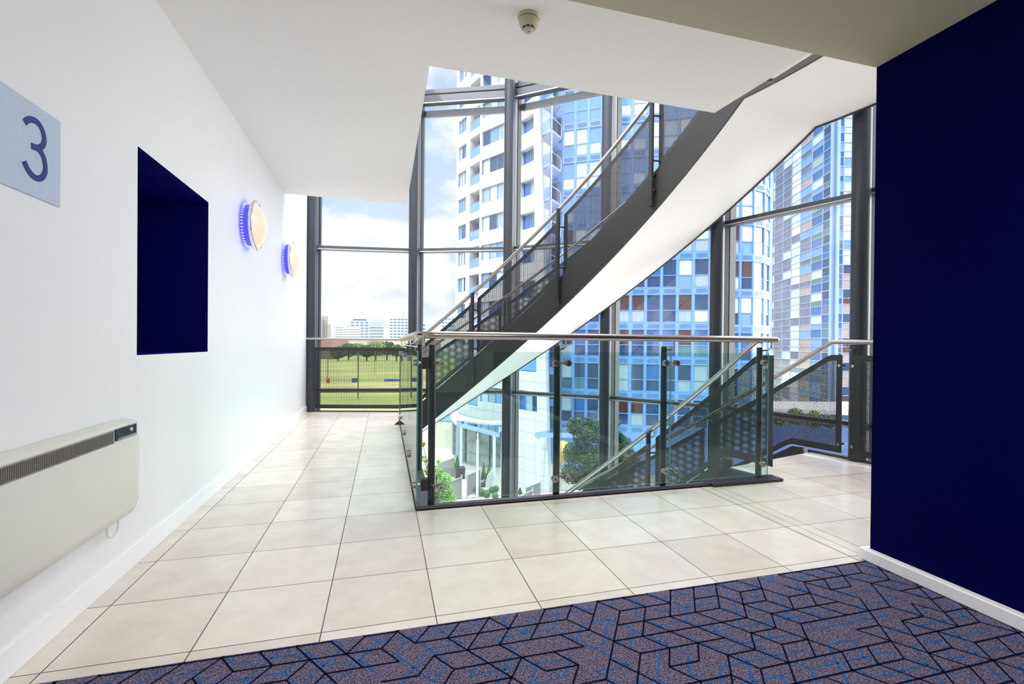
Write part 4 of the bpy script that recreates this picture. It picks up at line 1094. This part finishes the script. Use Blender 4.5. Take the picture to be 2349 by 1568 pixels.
# ---------------- trees
def leafmat(name, c): return mat(name, c, .6, noise=.35, scale=1.5)
def tree(label, x, d_, z, blobs, col, leaf, n, trunk=.12, group=None):
    c_ = at(x, d_); root = thing('broadleaf_tree', label, 'tree', (*c_, G), group)
    m = MB(); hv = Vector((FW.x, FW.y)).normalized(); sv = Vector((hv.y, -hv.x))
    tot = sum(b[3] ** 2 for b in blobs)
    for bx, by, bz, r in blobs:
        c3 = Vector((c_[0] + sv.x * bx + hv.x * by, c_[1] + sv.y * bx + hv.y * by, z + bz))
        for _ in range(int(n * r * r / tot)):
            v = Vector((rt.gauss(0, 1), rt.gauss(0, 1), rt.gauss(0, 1))).normalized(); p = c3 + v * r * (rt.random() ** .35)
            a = Vector((rt.uniform(-1, 1), rt.uniform(-1, 1), rt.uniform(-.4, .4))).normalized() * leaf; b = a.cross(Vector((rt.uniform(-.5, .5), rt.uniform(-.5, .5), 1))).normalized() * leaf * .8
            m.face([p - a, p - b * .8, p + a * .9, p + b * .8])
    m.build('foliage', leafmat('leaves_' + label.split()[0], col), root, fix=False)
    m = MB(); m.tube([(*c_, G), (c_[0], c_[1], z - .2)], trunk, 8, rs=[trunk, trunk * .5])
    for bx, by, bz, r in blobs: m.tube([(c_[0], c_[1], z + min(0, bz) - .5), (c_[0] + sv.x * bx + hv.x * by, c_[1] + sv.y * bx + hv.y * by, z + bz)], trunk * .35, 6, rs=[trunk * .35, .01])
    m.build('trunk', mat('bark', (.10, .08, .06), .9, noise=.3), root, smooth=True)
k = 30 / CAM_F
def bl(pts, x0, y0, d_): return [((x - x0) * d_ / CAM_F, o_, (y0 - y) * d_ / CAM_F, r * d_ / CAM_F) for x, y, r, o_ in pts]
tree('dark green plane tree standing in front of the blue flats', 1345, 30, zat(1050, 30), bl([(1322, 975, 22, 0), (1352, 970, 14, .4), (1340, 1000, 26, -.3), (1375, 990, 28, .2), (1318, 1040, 26, .2), (1355, 1050, 34, -.4), (1390, 1040, 30, 0), (1310, 1085, 24, 0), (1345, 1100, 30, .3), (1385, 1100, 30, -.2), (1400, 960, 16, .2)], 1345, 1050, 30), (.022, .070, .022), .085, 14000, .16)
tree('smaller green tree behind the descending handrail', 1430, 31, zat(1050, 31), bl([(1420, 1000, 14, 0), (1435, 1020, 22, .2), (1420, 1050, 26, -.2), (1450, 1050, 22, .2), (1435, 1085, 24, 0), (1415, 970, 10, 0)], 1430, 1050, 31), (.028, .085, .026), .08, 6500, .12)
tree('bright yellow-green treetop just outside the glass at the stairwell corner', 1000, 14, zat(1110, 14), bl([(972, 1020, 7, 0), (975, 1055, 10, 0), (985, 1085, 14, .1), (1005, 1085, 16, 0), (1025, 1100, 16, -.1), (990, 1120, 24, 0), (1020, 1130, 22, .1), (1035, 1150, 18, 0), (975, 1150, 24, 0), (1000, 1165, 26, .2), (1008, 1060, 5, 0), (1050, 1168, 12, 0), (980, 1185, 30, 0), (1030, 1185, 26, 0)], 1000, 1110, 14), (.17, .33, .045), .036, 8500, .07)
# low planting on the right, seen through the guard panels
tree('round yellow-green shrub seen through the right guard panel', 1850, 34, zat(950, 34), bl([(1790, 955, 18, 0), (1830, 950, 20, .2), (1870, 955, 20, 0), (1905, 960, 16, 0)], 1850, 950, 34), (.14, .20, .05), .10, 3000, .1)
root = thing('low_parade', 'low blue-fronted shop building at the foot of the mirror tower', 'building', (*at(1850, 50), G))
m = MB(); m.prism([at(1776, 50), at(2040, 48), at(2040, 56), at(1776, 56)], G, -5.6); m.build('wall', mat('blue_shopfront', (.06, .12, .28), .3, noise=.4, scale=.5), root)
m = MB(); m.prism([at(1774, 49.3), at(2045, 47.3), at(2045, 56), at(1774, 56)], -5.6, -5.2); m.build('roof_edge', mat('white_fascia', (.75, .76, .80), .5), root)

# ---------------- sports field, far trees, skyline
M_far = mat('far_trees', (.10, .17, .05), .9, noise=.5, scale=.2)
ft = [(776, 812, 18), (800, 806, 20), (822, 804, 18), (842, 808, 18), (862, 803, 22), (888, 801, 20), (910, 806, 17), (930, 810, 18), (950, 808, 16)]
where = ['leftmost', 'second from left', 'third from left', 'fourth from left', 'middle, slightly taller', 'tallest', 'third from right', 'second from right', 'rightmost']
for i, (x, y, r) in enumerate(ft):
    d_ = 300 + (i % 3) * 12; c_ = at(x, d_); R_ = r * d_ / CAM_F; root = thing('field_tree', 'round green tree beyond the sports field, ' + where[i] + ' of the row', 'tree', (*c_, G), 'row of trees beyond the field')
    m = MB()
    for _ in range(1100):
        v = Vector((rt.gauss(0, 1), rt.gauss(0, 1), rt.gauss(0, 1))).normalized(); p = Vector((c_[0], c_[1], zat(y, d_))) + Vector((v.x * R_, v.y * R_ * .6, v.z * R_ * .75)) * rt.random() ** .3
        a = Vector((rt.uniform(-1, 1), rt.uniform(-1, 1), rt.uniform(-.5, .5))) * .6; b = Vector((0, rt.uniform(-.6, .6), 1)) * .55
        m.face([p - a, p - b, p + a, p + b])
    m.build('foliage', leafmat('far_leaves', (.13, .19, .03) if i in (4, 7, 2) else (.035, .075, .025)), root, fix=False)
    m = MB(); m.tube([(*c_, G), (*c_, zat(y, d_))], .5, 6); m.build('trunk', mat('far_bark', (.1, .08, .06)), root)
def block(label, x0, x1, ytop, d_, col, cat='building', bands=None, name='distant_building', extra=None, ybase=None):
    a, b = at(x0, d_), at(x1, d_); c2, e2 = at(x1, d_ + 8), at(x0, d_ + 8); z = zat(ytop, d_)
    root = thing(name, label, cat, (*a, G)); m = MB(); m.prism([a, b, c2, e2], G, z); m.build('wall', mat('far_wall', col, .8, noise=.05, scale=.1), root)
    if bands:
        n, mk, cols_ = bands
        for j in range(n):
            zt = z - (j + .35) * (z - zat(778, d_)) / n
            m = MB(); h_ = (z - zat(778, d_)) / n * .5
            for q in range(cols_):
                u0 = Vector(a).lerp(Vector(b), (q + .12) / cols_); u1 = Vector(a).lerp(Vector(b), (q + .88) / cols_)
                m.hexa([(u0.x, u0.y - .25, zt - h_), (u1.x, u1.y - .25, zt - h_), (u1.x, u1.y + .1, zt - h_), (u0.x, u0.y + .1, zt - h_), (u0.x, u0.y - .25, zt), (u1.x, u1.y - .25, zt), (u1.x, u1.y + .1, zt), (u0.x, u0.y + .1, zt)])
            o = m.build('window_band', mk, root)
    m = MB(); m.prism([a, b, c2, e2], z, z + .6); m.build('roof', mat('far_roof', tuple(x * .7 for x in col), .8), root)
    return root
mk = mat('far_windows', (.16, .20, .28), .3); mk2 = mat('far_blue_windows', (.12, .20, .36), .3)
block('tall beige tower block at the left edge of the skyline', 722, 739, 733, 520, (.50, .46, .44), bands=(12, mk, 3))
block('beige tower block with a raised lift room, right of the first', 737, 752, 729, 530, (.44, .40, .39), bands=(12, mk, 3))
block('small beige block just right of the beige towers', 752.5, 759, 750, 540, (.52, .45, .40))
block('white stepped flats in the middle of the skyline', 769, 790, 752, 500, (.66, .66, .66), bands=(5, mk, 5))
block('white flats with dark windows beside the stepped flats', 788, 827, 756, 490, (.70, .69, .68), bands=(4, mk, 8))
r_ = block('grey and white tower with a flat dark cap', 803, 846, 739, 530, (.48, .50, .54), bands=(6, mk2, 4))
m = MB(); m.prism([at(809, 530), at(840, 530), at(840, 541), at(809, 541)], zat(739, 530), zat(735, 530)); m.build('cap_storey', mat('dark_cap', (.10, .13, .18)), r_)
block('plain grey office slab right of the capped tower', 847, 879, 750, 520, (.42, .44, .49), bands=(4, mk, 8))
block('blue-banded office block at the right of the skyline', 893, 936, 731, 510, (.58, .62, .68), bands=(7, mk2, 5))
block('right half of the blue-banded office, behind the column', 936, 956, 736, 505, (.62, .63, .66), bands=(6, mk2, 3))
block('pale grey block right of the second column', 957, 978, 742, 515, (.55, .53, .52), bands=(4, mk2, 1))
block('pale glass block behind the rising stair rail', 1012, 1042, 728, 480, (.55, .62, .74), bands=(6, mk2, 4))
for i, (x0, x1, yt, c) in enumerate([(722, 762, 781, (.16, .09, .09)), (762, 800, 783, (.20, .12, .12)), (800, 842, 784, (.34, .31, .30)), (842, 880, 782, (.24, .20, .20)), (880, 956, 785, (.40, .38, .37)), (956, 1010, 783, (.26, .18, .17))]):
    block(['brick-red', 'brown', 'cream', 'grey-brown', 'long cream', 'reddish'][i] + ' row of low houses below the skyline', x0, x1, yt, 420, c, name='house_row')
block('dark brick pavilion at the far left of the sports field', 720, 776, 803, 330, (.16, .10, .09), name='pavilion')
c_ = at(924, 508); m = MB(); m.tube([(*c_, zat(731, 508)), (*c_, zat(718, 508))], .25, 6); tag(m.build('roof_mast', M_greyfr), 'thin mast on the blue-banded office roof', 'mast')
M_net = mat('green_netting_pole', (.03, .14, .06), .6)
for i, (x, yt, yb) in enumerate([(752, 800, 872), (822, 792, 918), (860, 792, 862)]):
    d_ = gd(yb); c_ = at(x, d_); m = MB(); m.tube([(*c_, G), (*c_, zat(yt, d_))], .12, 8); m.tube([(c_[0] - .3, c_[1], zat(yt, d_)), (c_[0] + .3, c_[1], zat(yt, d_))], .08, 6)
    tag(m.build('netting_pole', M_net), ['left thin green netting pole on the sports field', 'tall middle green netting pole nearest the guard rail', 'right thin green netting pole, farthest away'][i], 'pole', 'green netting poles')
for nm_, x, y, w_, h_, c in (('storage_box', 815, 880, 14, 8, (.03, .07, .24)), ('equipment_crate', 753, 882, 7, 9, (.35, .04, .05)), ('pitch_barrier', 900, 877, 34, 4, (.05, .12, .34))):
    d_ = gd(y); c_ = at(x, d_); s_ = d_ / CAM_F; m = MB(); m.box(c_[0] - w_ * s_ / 2, c_[0] + w_ * s_ / 2, c_[1], c_[1] + 1.2, G, G + h_ * s_); m.box(c_[0] - w_ * s_ / 2 - .1, c_[0] + w_ * s_ / 2 + .1, c_[1] - .1, c_[1] + 1.3, G + h_ * s_, G + h_ * s_ + .12)
    tag(m.build(nm_, mat(nm_ + '_paint', c, .5)), {'storage_box': 'dark blue storage box on the sports field', 'equipment_crate': 'small red crate by the left netting pole', 'pitch_barrier': 'long low blue barrier on the right of the sports field'}[nm_], 'box' if 'b' in nm_[:9] and 'pitch' not in nm_ else 'barrier')
